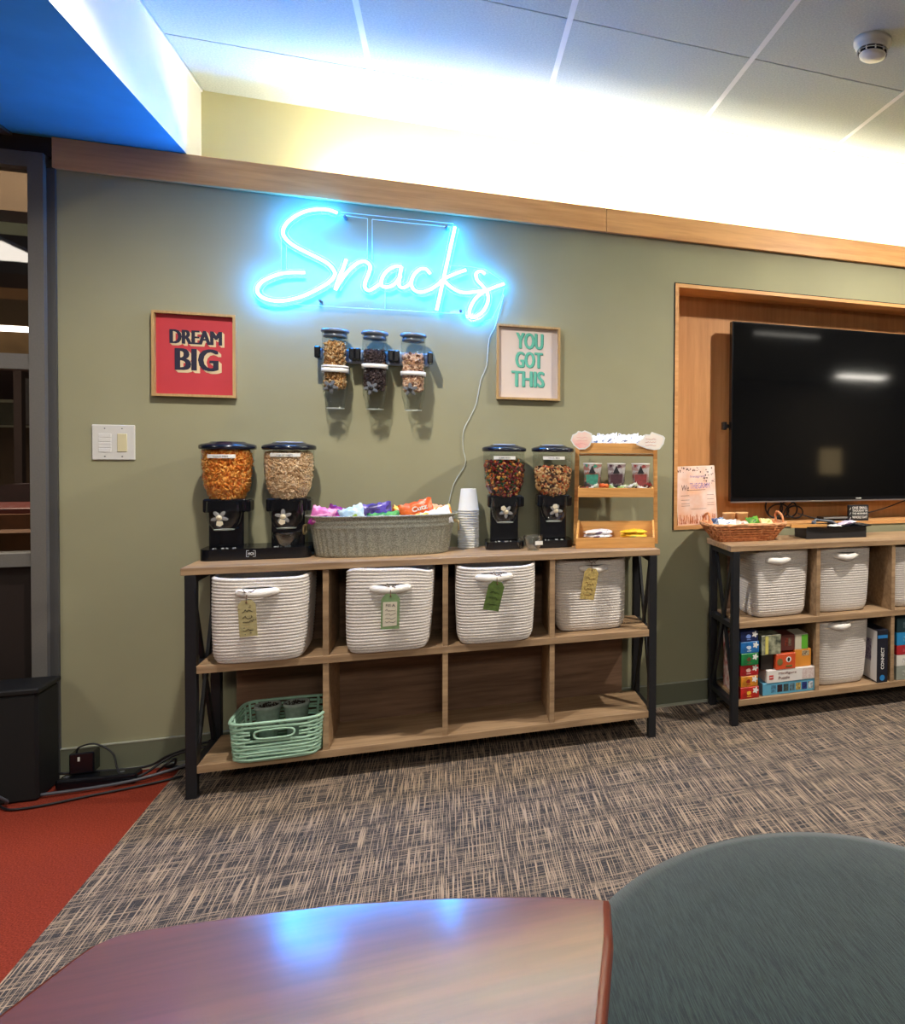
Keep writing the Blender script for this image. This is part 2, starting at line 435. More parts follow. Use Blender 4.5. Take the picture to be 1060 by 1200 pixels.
tag(s.build('notice_board', pm('pale_grey_board', (140, 134, 130), .8)), 'pale grey notice board beyond the window, beside the frame', 'board')
# armchair, table and sofa behind the glass
def seat_back(name, lab, cat, xc, y, z0, z1, w, th, col, rad):
    o = thing(name, lab, cat, (xc, y, 0))
    m = pm(name + '_cloth', col, .7, var=.15, scale=30)
    P = []
    for k in range(9):
        a = PI / 2 * k / 8
        P.append((w / 2 - rad + rad * math.cos(a), z1 - rad + rad * math.sin(a)))
    for k in range(9):
        a = PI / 2 + PI / 2 * k / 8
        P.append((-w / 2 + rad + rad * math.cos(a), z1 - rad + rad * math.sin(a)))
    P += [(-w / 2, z0), (w / 2, z0)]
    MB().prism(P, -th / 2, th / 2).build('backrest', m, o)
    MB().box(-w / 2, w / 2, -.5, -th / 2, z0, z0 + .1, 0, None, .02).build('seat', m, o)
    for sx in (-1, 1):
        for sy in (-.45, 0):
            MB().box(sx * (w / 2 - .04) - .02, sx * (w / 2 - .04) + .02, sy - .02, sy + .02, 0, z0).build('leg', M['maple'], o)
    return o
seat_back('wooden_chair', 'wooden chair with a rounded square back behind the window, above the tan sofa', 'chair', -1.98, 1.35, .42, zr(602, 1.35), .48, .04, (112, 72, 44), .06)
seat_back('sofa', 'tan brown sofa behind the window just above the lower frame rail', 'sofa', -1.9, .55, .38, zr(622, .55), 1.3, .16, (110, 72, 40), .06)
seat_back('armchair', 'dark maroon armchair with a rounded back seen farthest through the window', 'chair', -2.16, 2.1, .42, zr(566, 2.1), .34, .12, (46, 26, 26), .12)
o = thing('desk', 'dark table edge across the window behind the wooden chair', 'table', (-2.1, 1.7, 0))
MB().box(-.8, .7, -.25, .25, zr(595, 1.7) - .03, zr(591, 1.7), 0, None, .004).build('tabletop', pm('desk_top', (110, 56, 50), .4), o)
for sx in (-.75, .65):
    for sy in (-.2, .2): MB().box(sx - .02, sx + .02, sy - .02, sy + .02, 0, zr(595, 1.7) - .03).build('leg', M['black'], o)

# ------------------------------------------------------------------ fittings on wall and ceiling
o = thing('light_switch', 'white double wall plate with a dimmer column and one beige rocker', 'switch', (-1.092, 0, 1.166))
MB().box(-.061, .061, -.007, 0, -.062, .062, 0, None, .0025).build('wall_plate', pm('switch_white', (206, 206, 202), .4), o)
MB().box(.011, .039, -.0095, -.006, -.033, .031, 0, None, .0012).build('rocker', pm('switch_beige', (204, 196, 160), .4), o, 'beige rocker')
b = MB()
for k, (z0, z1) in enumerate(((.018, .030), (.002, .016), (-.008, .0), (-.018, -.010), (-.034, -.020))): b.box(-.042, -.006, -.0085, -.006, z0, z1, 0, None, .0006)
b.build('dimmer_buttons', pm('switch_button', (214, 214, 212), .4), o)
for sx in (-.024, .025):
    for sz in (-.049, .049): MB().lathe([(0, 0), (.0022, 0), (.0022, .0012), (0, .0012)], (0, 0, 0), 8, 0, M=T(sx, -.0068, sz, PI / 2)).build('screw', M['greyplas'], o)

def picture(name, lab, x0, x1, z0, z1, paper, lines):
    o = thing(name, lab, 'picture', ((x0 + x1) / 2, 0, z0))
    w, h = (x1 - x0) / 2, z1 - z0; fr = MB(); k = .009
    fr.box(-w, -w + k, -.024, 0, 0, h); fr.box(w - k, w, -.024, 0, 0, h); fr.box(-w + k, w - k, -.024, 0, 0, k); fr.box(-w + k, w - k, -.024, 0, h - k, h)
    fr.build('frame', M['oakframe'], o)
    p = MB().box(-w + k, w - k, -.006, 0, k, h - k).build('print', paper, o)
    lines(p, h)
    return o
navy = pm('navy_ink', (26, 26, 52), .6); crm = pm('cream_ink', (216, 196, 156), .6)
def fat(b, s_, x, z, w, h, y, d, n=5, k=.0015):
    for i in range(n): b.text(s_, x + (i - (n - 1) / 2) * k, z, w, h, y - i * .00005, d, 0, 0)
def l1(p, h):
    b = MB()
    for dx in (.001, .003, .005, .007):
        fat(b, 'DREAM', .002 + dx, .2155 - dx, .152, .050, -.0066 - (.007 - dx) * .05, .0004); fat(b, 'BIG', .004 + dx * 1.3, .135 - dx * 1.3, .124, .080, -.0066 - (.007 - dx) * .05, .0004, 5, .002)
    b.build('letter_shadow', crm, p)
    b = MB(); fat(b, 'DREAM', .002, .2155, .152, .050, -.0074, .0006); fat(b, 'BIG', .004, .135, .124, .080, -.0074, .0006, 5, .002); b.build('lettering', navy, p)
picture('framed_print', 'red framed print reading DREAM BIG on the left of the neon sign', -.9775, -.7265, 1.333, 1.636, pm('red_print', (192, 54, 64), .6, var=.05, scale=6), l1)
teal = pm('teal_ink', (96, 182, 160), .6); teald = pm('dark_teal_ink', (42, 128, 116), .6)
def l2(p, h):
    for nm, m, dx, y in (('letter_shadow', teald, .0025, -.0066), ('lettering', teal, 0, -.0072)):
        b = MB()
        for s, x, z, w, hh in (('YOU', .004, .247, .105, .062), ('GOT', .002, .168, .105, .062), ('THIS', -.002, .088, .128, .062)): fat(b, s, x + dx, z - dx, w, hh + .004, y, .0005, 4, .0017)
        b.build(nm, m, p)
picture('framed_print', 'pale framed print reading YOU GOT THIS in teal, right of the neon sign', .176, .431, 1.362, 1.671, pm('blush_print', (214, 200, 192), .6), l2)

# neon sign
NEON = [[(-0.397, 2.045), (-0.421, 2.052), (-0.451, 2.052), (-0.489, 2.043), (-0.526, 2.023), (-0.559, 1.991), (-0.574, 1.96), (-0.57, 1.935), (-0.547, 1.911), (-0.51, 1.891), (-0.464, 1.87), (-0.43, 1.852), (-0.41, 1.829), (-0.406, 1.81), (-0.421, 1.785), (-0.455, 1.757), (-0.498, 1.729), (-0.539, 1.709), (-0.585, 1.697), (-0.626, 1.7), (-0.65, 1.714), (-0.656, 1.737), (-0.642, 1.762), (-0.613, 1.783), (-0.576, 1.8), (-0.539, 1.807), (-0.504, 1.81)], [(-0.367, 1.873), (-0.378, 1.837), (-0.393, 1.797), (-0.404, 1.754)], [(-0.404, 1.754), (-0.387, 1.788), (-0.361, 1.829), (-0.33, 1.862), (-0.304, 1.872), (-0.286, 1.856), (-0.291, 1.826), (-0.302, 1.796), (-0.304, 1.773), (-0.291, 1.762), (-0.271, 1.774), (-0.246, 1.796)], [(-0.176, 1.865), (-0.2, 1.863), (-0.229, 1.841), (-0.245, 1.811), (-0.245, 1.784), (-0.224, 1.781), (-0.2, 1.796), (-0.178, 1.828)], [(-0.176, 1.865), (-0.183, 1.822), (-0.185, 1.792), (-0.171, 1.783), (-0.151, 1.796), (-0.141, 1.81)], [(-0.073, 1.846), (-0.088, 1.863), (-0.11, 1.861), (-0.132, 1.837), (-0.142, 1.804), (-0.132, 1.779), (-0.107, 1.771), (-0.073, 1.786), (-0.048, 1.805), (-0.023, 1.832)], [(0.017, 2.042), (-0.05, 1.705)], [(0.059, 1.875), (0.028, 1.861), (-0.013, 1.838), (-0.023, 1.827), (0.003, 1.801), (0.038, 1.785), (0.074, 1.786), (0.11, 1.794), (0.131, 1.797)], [(0.131, 1.865), (0.115, 1.875), (0.097, 1.865), (0.1, 1.84), (0.121, 1.817), (0.139, 1.791), (0.142, 1.758), (0.126, 1.718), (0.1, 1.692), (0.077, 1.687), (0.072, 1.712), (0.085, 1.748), (0.105, 1.775), (0.131, 1.796), (0.168, 1.816), (0.205, 1.833)]]
CORD = [(0.204, 1.794), (0.191, 1.741), (0.172, 1.662), (0.148, 1.605), (0.139, 1.499), (0.116, 1.435), (0.1, 1.344), (0.077, 1.288), (0.051, 1.228), (0.05, 1.155), (0.058, 1.093), (0.016, 1.016), (-0.006, 0.927), (-0.022, 0.865)]
nx, nz = -.22, 1.87
o = thing('neon_sign', 'glowing blue neon script sign reading Snacks on the green wall', 'sign', (nx, 0, nz))
neonm = emit('neon_tube', (.013, .27, 1), 66)
edge = pm('acrylic_edge_lit', (196, 236, 244), .3)  # pale cyan stands in for neon light caught by the clear edges
tb = MB(); ol = MB(); bk = MB()
for st in NEON:
    P = catmull([(x - nx, -.034, z - nz) for x, z in st], 5)
    tb.tube(P, .0062, 8)
    N = len(P)
    Lp, Rp = [], []
    for i in range(N):
        t_ = (P[min(i + 1, N - 1)] - P[max(i - 1, 0)]).normalized(); n_ = Vector((-t_.z, 0, t_.x)) * .0145
        Lp.append(P[i] + n_ + Vector((0, .014, 0))); Rp.append(P[i] - n_ + Vector((0, .014, 0)))
    for i in range(N - 1):
        bk.add([Lp[i], Lp[i + 1], Rp[i + 1], Rp[i]], [(0, 1, 2, 3)])
    if st is NEON[0] or st is NEON[6]:
        ol.tube(Lp, .0011, 4); ol.tube(Rp, .0011, 4)
    else:
        ol.tube(Rp, .0009, 4); ol.tube(Lp, .0009, 4)
tb.build('neon_tube', neonm, o)
for seg in (((-.388, 2.053), (.012, 2.057)), ((-.388, 2.043), (-.296, 2.04)), ((-.28, 2.039), (.006, 2.043)), ((-.582, 1.93), (-.582, 1.814)), ((-.566, 1.907), (-.566, 1.817)), ((-.296, 2.04), (-.296, 1.884)), ((-.28, 2.039), (-.28, 1.884)), ((-.538, 1.69), (.05, 1.700)), ((.205, 1.818), (.19, 1.76), (.16, 1.69), (.124, 1.673)), ((-.008, 1.89), (.056, 1.893), (.13, 1.888), (.203, 1.843)), ((-.235, 1.78), (-.235, 1.696))):
    ol.tube([(x - nx, -.02, z - nz) for x, z in seg], .0012, 4)
for q in (((-.39, 2.053), (-.39, 2.041), (.012, 2.045), (.012, 2.057)), ((-.582, 1.93), (-.582, 1.81), (-.566, 1.81), (-.566, 1.92)), ((-.296, 2.045), (-.296, 1.88), (-.28, 1.88), (-.28, 2.045)), ((-.46, 1.70), (-.46, 1.690), (.05, 1.700), (.05, 1.78))):
    bk.add([(x - nx, -.020, z - nz) for x, z in q], [(0, 1, 2, 3)])
bk.build('acrylic_backing', M['acr'], o); ol.build('backing_edge', edge, o)
for x, z in ((-.372, 2.035), (-.014, 2.038), (-.455, 1.711), (.04, 1.711)):
    MB().lathe([(.0, .034), (.0055, .034), (.0055, .0), (.004, 0), (.004, -.012)], (0, 0, 0), 12, 0, M=T(x - nx, 0, z - nz, PI / 2)).build('standoff_screw', M['greyplas'], o)
cordm = pm('clear_white_cord', (206, 214, 206), .3)
MB().tube(catmull([(x - nx, -.006, z - nz) for x, z in CORD], 4), .0016, 6).build('power_cord', cordm, o)

# smoke detector
o = thing('smoke_detector', 'round white smoke detector on the ceiling tiles', 'smoke detector', (1.2725, -1.142, 2.5))
MB().lathe([(0, 0), (.062, 0), (.062, -.012), (.056, -.016), (.056, -.024), (.05, -.034)], n=40).build('housing', pm('detector_white', (222, 222, 216), .4), o)
MB().lathe([(.046, -.034), (.046, -.046), (0, -.046)], n=40).build('vent_slots', M['dark'], o)
b = MB()
for k in range(10):
    a = k * PI / 5; b.box(.045, .05, -.002, .002, -.046, -.032, 0, Matrix.Rotation(a, 4, 'Z'))
b.lathe([(.050, -.039), (.0505, -.0405), (.050, -.042)], n=40)
b.lathe([(.044, -.046), (.042, -.052), (.028, -.058), (0, -.060)], n=40); b.build('cap', pm('detector_cap', (226, 226, 220), .35), o)

# recessed downlights and troffers (outside the frame, they light the room)
def downlight(x, y, lab, en, col=(1, .91, .80), cone=2.6):
    o = thing('downlight', lab, 'light', (x, y, 2.5))
    MB().lathe([(.045, -.001), (.065, -.004), (.068, 0), (.045, .003)], n=32).build('trim_ring', M['white'], o)
    MB().lathe([(0, -.001), (.044, -.001)], n=32).build('lens', emit('downlight_lens', col, 30), o)
    l = bpy.data.lights.new('downlight_beam', 'SPOT'); l.energy = en; l.color = col; l.spot_size = cone; l.spot_blend = .7; l.shadow_soft_size = .035
    lo = bpy.data.objects.new('downlight_beam', l); COL.objects.link(lo); lo.location = (x, y, 2.47)
downlight(-.45, -1.08, 'recessed round downlight in the ceiling to the right of the soffit', 50)
downlight(2.0, -1.15, 'recessed round downlight in the ceiling over the right console', 76, cone=3.1)
def troffer(x, y, wx, wy, lab, s):
    o = thing('troffer', lab, 'light', (x, y, 2.5))
    fr = MB(); fr.box(-wx / 2 - .02, wx / 2 + .02, -wy / 2 - .02, wy / 2 + .02, -.01, -.001); fr.build('frame', M['tbar'], o)
    MB().box(-wx / 2, wx / 2, -wy / 2, wy / 2, -.013, -.010).build('diffuser', emit('troffer_diffuser', (1, .94, .82), s), o)
troffer(6.85, -8.6, .95, .3, 'bright linear ceiling light at the far right of the room, mirrored in the television', 26)
troffer(3.6, -4.6, .8, .06, 'slim linear ceiling light mirrored near the top of the television', 5)
troffer(-.2, -5.2, 1.2, .3, 'linear ceiling light behind the seating area', 10)  # unseen, added to fill the room from behind the camera
o = thing('troffer', 'square ceiling light in the low corridor ceiling left of the soffit', 'light', (-2.4, -1.9, 2.19))  # added to brighten the window frame and red carpet from the left
MB().box(-.32, .32, -.32, .32, -.012, -.001).build('frame', M['tbar'], o)
MB().box(-.3, .3, -.3, .3, -.015, -.012).build('diffuser', emit('corridor_fill', (1, .90, .78), 8), o)
o = thing('floor_lamp', 'floor lamp with a warm glowing square shade, mirrored in the television', 'lamp', (4.9, -6, 0))
MB().lathe([(0, 0), (.14, 0), (.14, .02), (0, .025)], n=24).build('base', M['black'], o)
MB().lathe([(.01, .02), (.01, 1.1)], n=10).build('pole', M['black'], o)
MB().lathe([(.15, .84), (.15, 1.19)], n=24).build('lamp_shade', emit('lamp_shade', (1, .72, .36), .9), o)

# ------------------------------------------------------------------ console shelves
def console(x0, lab):
    """left edge of the top at x0; stands on the floor"""
    o = thing('console_shelf', lab, 'shelf', (x0, 0, 0))
    W = 1.592; yf, ybk = -.352, -.03
    MB().box(0, W, yf, ybk, .736, .760, 0, None, .0015).build('top', M['oak'], o)
    MB().box(.042, W - .034, -.350, -.06, .411, .437, 0, None, .001).build('middle_shelf', M['oak'], o)
    MB().box(.042, W - .034, -.350, -.06, .082, .108, 0, None, .001).build('bottom_shelf', M['oak'], o)
    for dx in (.4125, .794, 1.173):
        MB().box(dx - .009, dx + .009, -.346, -.06, .437, .736).build('divider', M['oak'], o)
        MB().box(dx - .009, dx + .009, -.346, -.06, .108, .411).build('divider', M['oak'], o)
    MB().box(.09, W - .09, -.062, -.056, .108, .736).build('back_panel', M['oakb'], o)
    for xa in (.011, W - .042):
        MB().box(xa, xa + .031, yf, yf + .032, 0, .736, 0, None, .002).build('leg', M['black'], o)
        MB().box(xa, xa + .031, -.066, -.034, 0, .736, 0, None, .002).build('leg', M['black'], o)
        for z in (.722, .418, .088): MB().box(xa + .003, xa + .028, yf + .032, -.066, z - .012, z + .012).build('side_rail', M['black'], o)
        MB().bar((xa + .011, yf + .034, .71), (xa + .011, -.068, .10), .010, .024).build('cross_brace', M['black'], o)
        MB().bar((xa + .022, -.068, .71), (xa + .022, yf + .034, .10), .010, .024).build('cross_brace', M['black'], o)
    return o
con = console(-.8085, 'oak and black metal console shelf under the neon sign, holding dispensers and tub')
dup(con, (1.0855, 0, 0), 0, 'oak and black metal console shelf below the television, holding basket and board games')

# ------------------------------------------------------------------ white rope bins
def superloop(w, d, n=56, p=5.0):
    out = []
    for k in range(n):
        a = 2 * PI * (k + .5) / n; c, s_ = math.cos(a), math.sin(a)
        out.append((w / 2 * math.copysign(abs(c) ** (2 / p), c), d / 2 * math.copysign(abs(s_) ** (2 / p), s_)))
    return out
def bin_mesh(w, d, h, seed, coils=27, sag=.006):
    rr = random.Random(seed); m = MB(); rows = []
    n = 56; ph = rr.uniform(0, 6); tw = rr.uniform(-.01, .01)
    def ring(z, sc_, off, u):
        # bulge and wobble make it soft cloth
        bulge = 1 + .018 * math.sin(PI * min(1, u))
        L = superloop(w * sc_ * bulge, d * sc_ * bulge, n)
        r = []
        for k, (x, y) in enumerate(L):
            q = math.hypot(x, y) or 1; x += x / q * off; y += y / q * off
            zz = z + (u ** 3) * sag * math.sin(2 * 2 * PI * k / n + ph) - .010 * (1 - u) * 0
            r.append((x + tw * u, y, zz))
        return r
    N = coils * 4
    for i in range(N + 1):
        u = i / N
        e = min(1, u / .16); rnd = math.sqrt(max(0, 1 - (1 - e) ** 2))
        sc_ = (.80 + .135 * rnd) + .065 * u
        off = .0034 * abs(math.sin(PI * u * coils))
        rows.append(ring(u * h, sc_, off, u))
    for u, sc_ in ((1., .985), (.95, .96), (.5, .93), (.03, .88)):
        rows.append(ring(u * h + .002, sc_, -.003, u))
    vs = [v for r in rows for v in r]; fs = []
    for i in range(len(rows) - 1):
        for k in range(n): fs.append((i * n + k, i * n + (k + 1) % n, (i + 1) * n + (k + 1) % n, (i + 1) * n + k))
    fs.append(tuple(range(n))[::-1]); fs.append(tuple((len(rows) - 1) * n + k for k in range(n)))
    return m.add(vs, fs, 0, True)
rot = MB
def make_bin(x0, x1, yf, z, h, lab, grp, seed, hx0, hx1, hz, d=.25, rz=0, tagd=None, sag=.004, tilt=0):
    w = x1 - x0; xc = (x0 + x1) / 2
    o = thing('rope_bin', lab, 'storage bin', (xc, yf + d / 2, z), rz, grp)
    bin_mesh(w, d, h, seed, sag=sag).build('body', M['rope'], o)
    a, b = hx0 - xc, hx1 - xc; zc = hz - z; y0 = -d / 2 + .006
    P = catmull([(a - .004, y0 + .006, zc + .004), (a + .006, y0 - .018, zc + .006), ((a + b) / 2, y0 - .034, zc + .002 + tilt), (b - .006, y0 - .018, zc + .006), (b + .004, y0 + .006, zc + .004)], 5)
    hd = MB().tube(P, .011, 10, radii=[.0085 + .0055 * math.sin(PI * i / (len(P) - 1)) for i in range(len(P))]).build('handle', M['handle'], o)
    e = MB(); L = []
    for k in range(20):
        t_ = 2 * PI * k / 20; L.append(((a + b) / 2 + (b - a) / 2 * .92 * math.cos(t_), zc + .014 + .007 * math.sin(t_)))
    e.prism(L, y0 - .0075, y0 + .004); e.build('opening_shade', M['dark'], o)  # flat dark disc stands in for the shaded inside of the opening
    if tagd:
        # tx,tz = hole of tag ; w,h ; rotation ; paper material ; writing
        tx, tz, tw_, th_, ang, pmat, wr = tagd
        ty = y0 - .052
        Mx = T(tx - xc, ty, tz - z, 0, ang)
        k = MB(); c_ = tw_ * .22
        k.prism([(-tw_ / 2, -th_), (tw_ / 2, -th_), (tw_ / 2, -c_), (tw_ / 2 - c_, .004), (-tw_ / 2 + c_, .004), (-tw_ / 2, -c_)], 0, .0012, 0, Mx)
        tg = k.build('gift_tag', pmat, o)
        wr(Mx, tw_, th_, tg)
        s = MB()
        s.tube(catmull([(tx - xc, ty - .001, tz - z - .004), (tx - xc - .001, ty + .002, tz - z + .012), (tx - xc, ty + .018, tz - z + .026)], 4), .0012, 5)
        for q in ((-.026, .010), (.024, .016), (-.012, .018), (.014, -.002)):
            s.tube(catmull([(tx - xc, ty + .014, tz - z + .024), (tx - xc + q[0] * .6, ty + .008, tz - z + .03), (tx - xc + q[0], ty + .010, tz - z + .022 + q[1])], 3), .0011, 5)
        s.lathe([(0, -.0015), (.003, -.001), (.003, .001), (0, .0015)], (0, 0, 0), 8, 0, M=T(tx - xc, ty - .001, tz - z - .004, PI / 2))
        s.build('twine_bow', M['twine'], o)
    return o
def scribble(k, x, z, w, h, seed, Mx, r=.0007):
    rr = random.Random(seed); n = max(6, int(w / .0035)); P = []
    for i in range(n):
        P.append(Mx @ Vector((x - w / 2 + w * i / (n - 1) + rr.uniform(-.0006, .0006), -.0009, z + h / 2 * rr.choice((-1, -.6, .5, 1)) * rr.uniform(.5, 1))))
    k.tube(catmull(P, 3), r, 4)
def wr_dots(Mx, w, h, tg):
    k = MB(); rr = random.Random(3)
    for i in range(17):
        x, z = rr.uniform(-w * .44, w * .44), rr.uniform(-h * .96, -h * .06)
        k.lathe([(0, .0012), (.0014, .0012), (.0014, 0)], (0, 0, 0), 7, 0, M=Mx @ T(x, 0, z, PI / 2))
    for j, z in enumerate((-.28, -.46, -.56, -.80)): scribble(k, 0, h * z, w * .55, .009, 40 + j, Mx)
    k.build('writing', M['ink'], tg)
def wr_card(Mx, w, h, tg):
    MB().prism([(-w * .40, -h * .92), (w * .36, -h * .90), (w * .36, -h * .2), (-w * .40, -h * .2)], -.0006, 0, 0, Mx).build('tag_card', pm('tag_card', (206, 198, 180), .8), tg)
    k = MB()
    k.text('Fill A', 0, -h * .30, w * .5, .010, -.0008, .0004, 0, 0, Mx)
    for j, z in enumerate((-.44, -.56, -.68, -.78)): scribble(k, w * .02, h * z, w * .55, .008, 60 + j, Mx, .0006)
    k.build('writing', M['ink'], tg)
def wr_few(Mx, w, h, tg):
    k = MB()
    for j, z in enumerate((-.3, -.48, -.66, -.82)): scribble(k, 0, h * z, w * .6, .010, 80 + j, Mx)
    k.build('writing', pm('brown_ink', (110, 70, 36), .7), tg)
def wr_green(Mx, w, h, tg):
    k = MB()
    for j, z in enumerate((-.35, -.55, -.75)): scribble(k, 0, h * z, w * .55, .009, 90 + j, Mx)
    k.build('writing', pm('dark_green_ink', (46, 66, 22), .7), tg)
kraft = pm('speckled_kraft', (176, 164, 118), .85, var=.1, scale=80); mint = pm('sage_tag', (122, 150, 104), .8, var=.12, scale=60)
moss = pm('moss_tag', (88, 112, 48), .85, var=.2, scale=90); straw = pm('straw_tag', (204, 178, 106), .85, var=.25, scale=120)
gA = 'white rope bins on the upper shelf of the left console'; gB = 'white rope bins on the right console'
ZU, ZL = .438, .109
make_bin(-.733, -.452, -.385, ZU, .285, 'white rope bin with a dotted kraft tag, at the left end of the left console', gA, 1, -.640, -.536, .672, tagd=(-.610, .655, .050, .115, -.05, kraft, wr_dots))
make_bin(-.342, -.062, -.388, ZU, .290, 'white rope bin with a green edged card tag, second from left on the console', gA, 2, -.246, -.136, .662, tagd=(-.188, .650, .058, .118, .02, mint, wr_card), sag=.010)
make_bin(.020, .300, -.380, ZU, .286, 'white rope bin with a plain moss green tag, under the single dispensers', gA, 3, .096, .206, .682, tagd=(.160, .672, .055, .102, .22, moss, wr_green))
make_bin(.384, .670, -.295, ZU, .285, 'white rope bin with a straw yellow tag, at the right end of the left console', gA, 4, .480, .575, .684, d=.228, tagd=(.515, .690, .055, .118, .17, straw, wr_few))
make_bin(1.200, 1.474, -.312, ZU, .288, 'white rope bin without tag in the upper left cell of the right console', gB, 5, 1.262, 1.362, .684, d=.24, rz=.04)
make_bin(1.512, 1.788, -.310, ZU, .286, 'white rope bin in the upper cell of the right console, under the black tray', gB, 6, 1.60, 1.705, .690, d=.222, rz=-.03, tilt=-.004)
make_bin(1.895, 2.170, -.312, ZU, .285, 'white rope bin cut off by the right edge of the photo', gB, 7, 1.98, 2.08, .686, d=.24)
make_bin(1.512, 1.778, -.312, ZL, .290, 'white rope bin on the bottom shelf, between the board games', gB, 8, 1.572, 1.672, .376, d=.24)

# ------------------------------------------------------------------ green plastic basket with two pots
o = thing('plastic_basket', 'mint green slatted plastic basket on the bottom shelf of the left console', 'basket', (-.540, -.262, .1085))
gm = pm('mint_plastic', (166, 206, 182), .45); W, D, H = .272, .262, .134
b = MB(); n = 64
def rr_loop(w, d, p=6): return superloop(w, d, n, p)
rows = []
for z, s_ in ((.0, .90), (.006, .925)): rows.append([(x, y, z) for x, y in rr_loop(W * s_, D * s_)])
vs = [v for r in rows for v in r]; fs = [tuple(range(n))[::-1]] + [(k, (k + 1) % n, n + (k + 1) % n, n + k) for k in range(n)] + [tuple(n + k for k in range(n))]
b.add(vs, fs, 0, True)
for i in range(10):           # woven horizontal slats, with the hand hole left open at the front
    z = .010 + i * .0118; s_ = .925 + .075 * z / H
    L = rr_loop(W * s_, D * s_)
    hole = i in (6, 7, 8)
    P = [(x, y, z + .0018 * math.sin(k * PI / 4 + i * PI)) for k, (x, y) in enumerate(L)]
    if not hole:
        b.tube(P, .0050, 6, closed=True)
    else:
        seq = [k for k in range(n) if not (abs(P[k][0]) < .058 and P[k][1] < 0)]
        st = [i_ for i_ in range(len(seq)) if seq[i_] - seq[i_ - 1] > 1]
        seq = seq[st[0]:] + seq[:st[0]] if st else seq
        b.tube([P[k] for k in seq], .0043, 6)
L1 = rr_loop(W * 1.005, D * 1.005); b.tube([(x, y, H - .002) for x, y in L1], .0055, 8, closed=True)
for k in range(0, n, 4):
    x0, y0 = rr_loop(W * .895, D * .895)[k]; x1, y1 = L1[k]
    if abs(x1) < .055 and y1 < 0: b.tube([(x0, y0 + .001, .004), (x0 + (x1 - x0) * .55, y0 + (y1 - y0) * .55 + .001, .074)], .0042, 5); continue
    b.tube([(x0, y0, .004), (x1 * .975, y1 * .975, H - .004)], .0042, 5)
b.build('body', gm, o)
P = []
for k in range(24):
    a = 2 * PI * k / 24; c_, s_ = math.cos(a), math.sin(a)
    P.append((.058 * math.copysign(abs(c_) ** .5, c_), -D / 2 * .985 - .003, .0935 + .015 * math.copysign(abs(s_) ** .7, s_)))
MB().tube(P, .0035, 6, closed=True).build('handle_rim', gm, o)
potm = pm('grey_fibre_pot', (150, 160, 152), .8, var=.1, scale=60)
for x, lab in ((-.590, 'grey plant pot in the green basket, left of the pair'), (-.503, 'grey plant pot in the green basket, right of the pair')):
    p = thing('plant_pot', lab, 'pot', (x, -.225, .1165), 0)
    MB().lathe([(0, 0), (.027, 0), (.038, .122), (.041, .124), (.041, .136), (.037, .136), (.035, .126), (0, .124)], n=28).build('pot', potm, p)
    s = MB(); rr = random.Random(int(-x * 1000))
    for k in range(60):
        a = rr.uniform(0, 6.28); q = .033 * math.sqrt(rr.random()); s.lathe([(0, -.003), (.0035, 0), (0, .004)], (q * math.cos(a), q * math.sin(a), .128 + rr.uniform(-.002, .006)), 5)
    s.build('soil', pm('dark_soil', (40, 32, 26), .95), p, kind='stuff')

# ------------------------------------------------------------------ food filling helpers
def pieces(kind, prof, z0, z1, n, size, seed, cx=0, cy=0):
    """many small pieces lying against the inside of a round jar of radius prof(z), plus a heap on top"""
    rr = random.Random(seed); m = MB()
    def one(p):
        Mx = Matrix.Translation(p) @ Euler((rr.uniform(0, 6.3), rr.uniform(0, 6.3), rr.uniform(0, 6.3))).to_matrix().to_4x4()
        s = size * rr.uniform(.8, 1.2)
        if kind == 'disc': m.lathe([(0, -.18 * s), (.8 * s, -.15 * s), (s, 0), (.8 * s, .15 * s), (0, .18 * s)], n=7, M=Mx, sx=1, sy=.7)
        elif kind == 'ring':
            P = [(s * .75 * math.cos(a), s * .75 * math.sin(a), 0) for a in [2 * PI * k / 7 for k in range(7)]]
            m.tube(P, s * .33, 4, closed=True, M=Mx)
        elif kind == 'chunk': m.lathe([(0, -.6 * s), (.7 * s, -.4 * s), (.9 * s, .1 * s), (.5 * s, .6 * s), (0, .7 * s)], n=5, M=Mx, smooth=False, sy=.75)
        elif kind == 'bear': m.lathe([(0, -1.1 * s), (.6 * s, -.8 * s), (.7 * s, -.1 * s), (.4 * s, .3 * s), (.55 * s, .7 * s), (0, 1.1 * s)], n=6, M=Mx, sy=.7)
        elif kind == 'flake': m.lathe([(0, -.1 * s), (s, 0), (0, .15 * s)], n=6, M=Mx, sy=.5)
    for i in range(n):
        z = rr.uniform(z0, z1); a = rr.uniform(0, 2 * PI) 
        if rr.random() < .75: a = rr.uniform(PI, 2 * PI)     # denser towards the room
        q = prof(z) - size * rr.uniform(.5, 1.3)
        one((cx + q * math.cos(a), cy + q * math.sin(a), z))
    for i in range(n // 6):
        q = (prof(z1) - size) * math.sqrt(rr.random()); a = rr.uniform(0, 2 * PI)
        one((cx + q * math.cos(a), cy + q * math.sin(a), z1 + rr.uniform(-size, size)))
    # core so one cannot look through the heap
    K = 8; pr = [(0, z0)] + [(max(.004, prof(z0 + (z1 - z0) * k / K) - size * 1.3), z0 + (z1 - z0) * k / K) for k in range(K + 1)] + [(0, z1)]
    m.lathe(pr, (cx, cy, 0), 24)
    return m
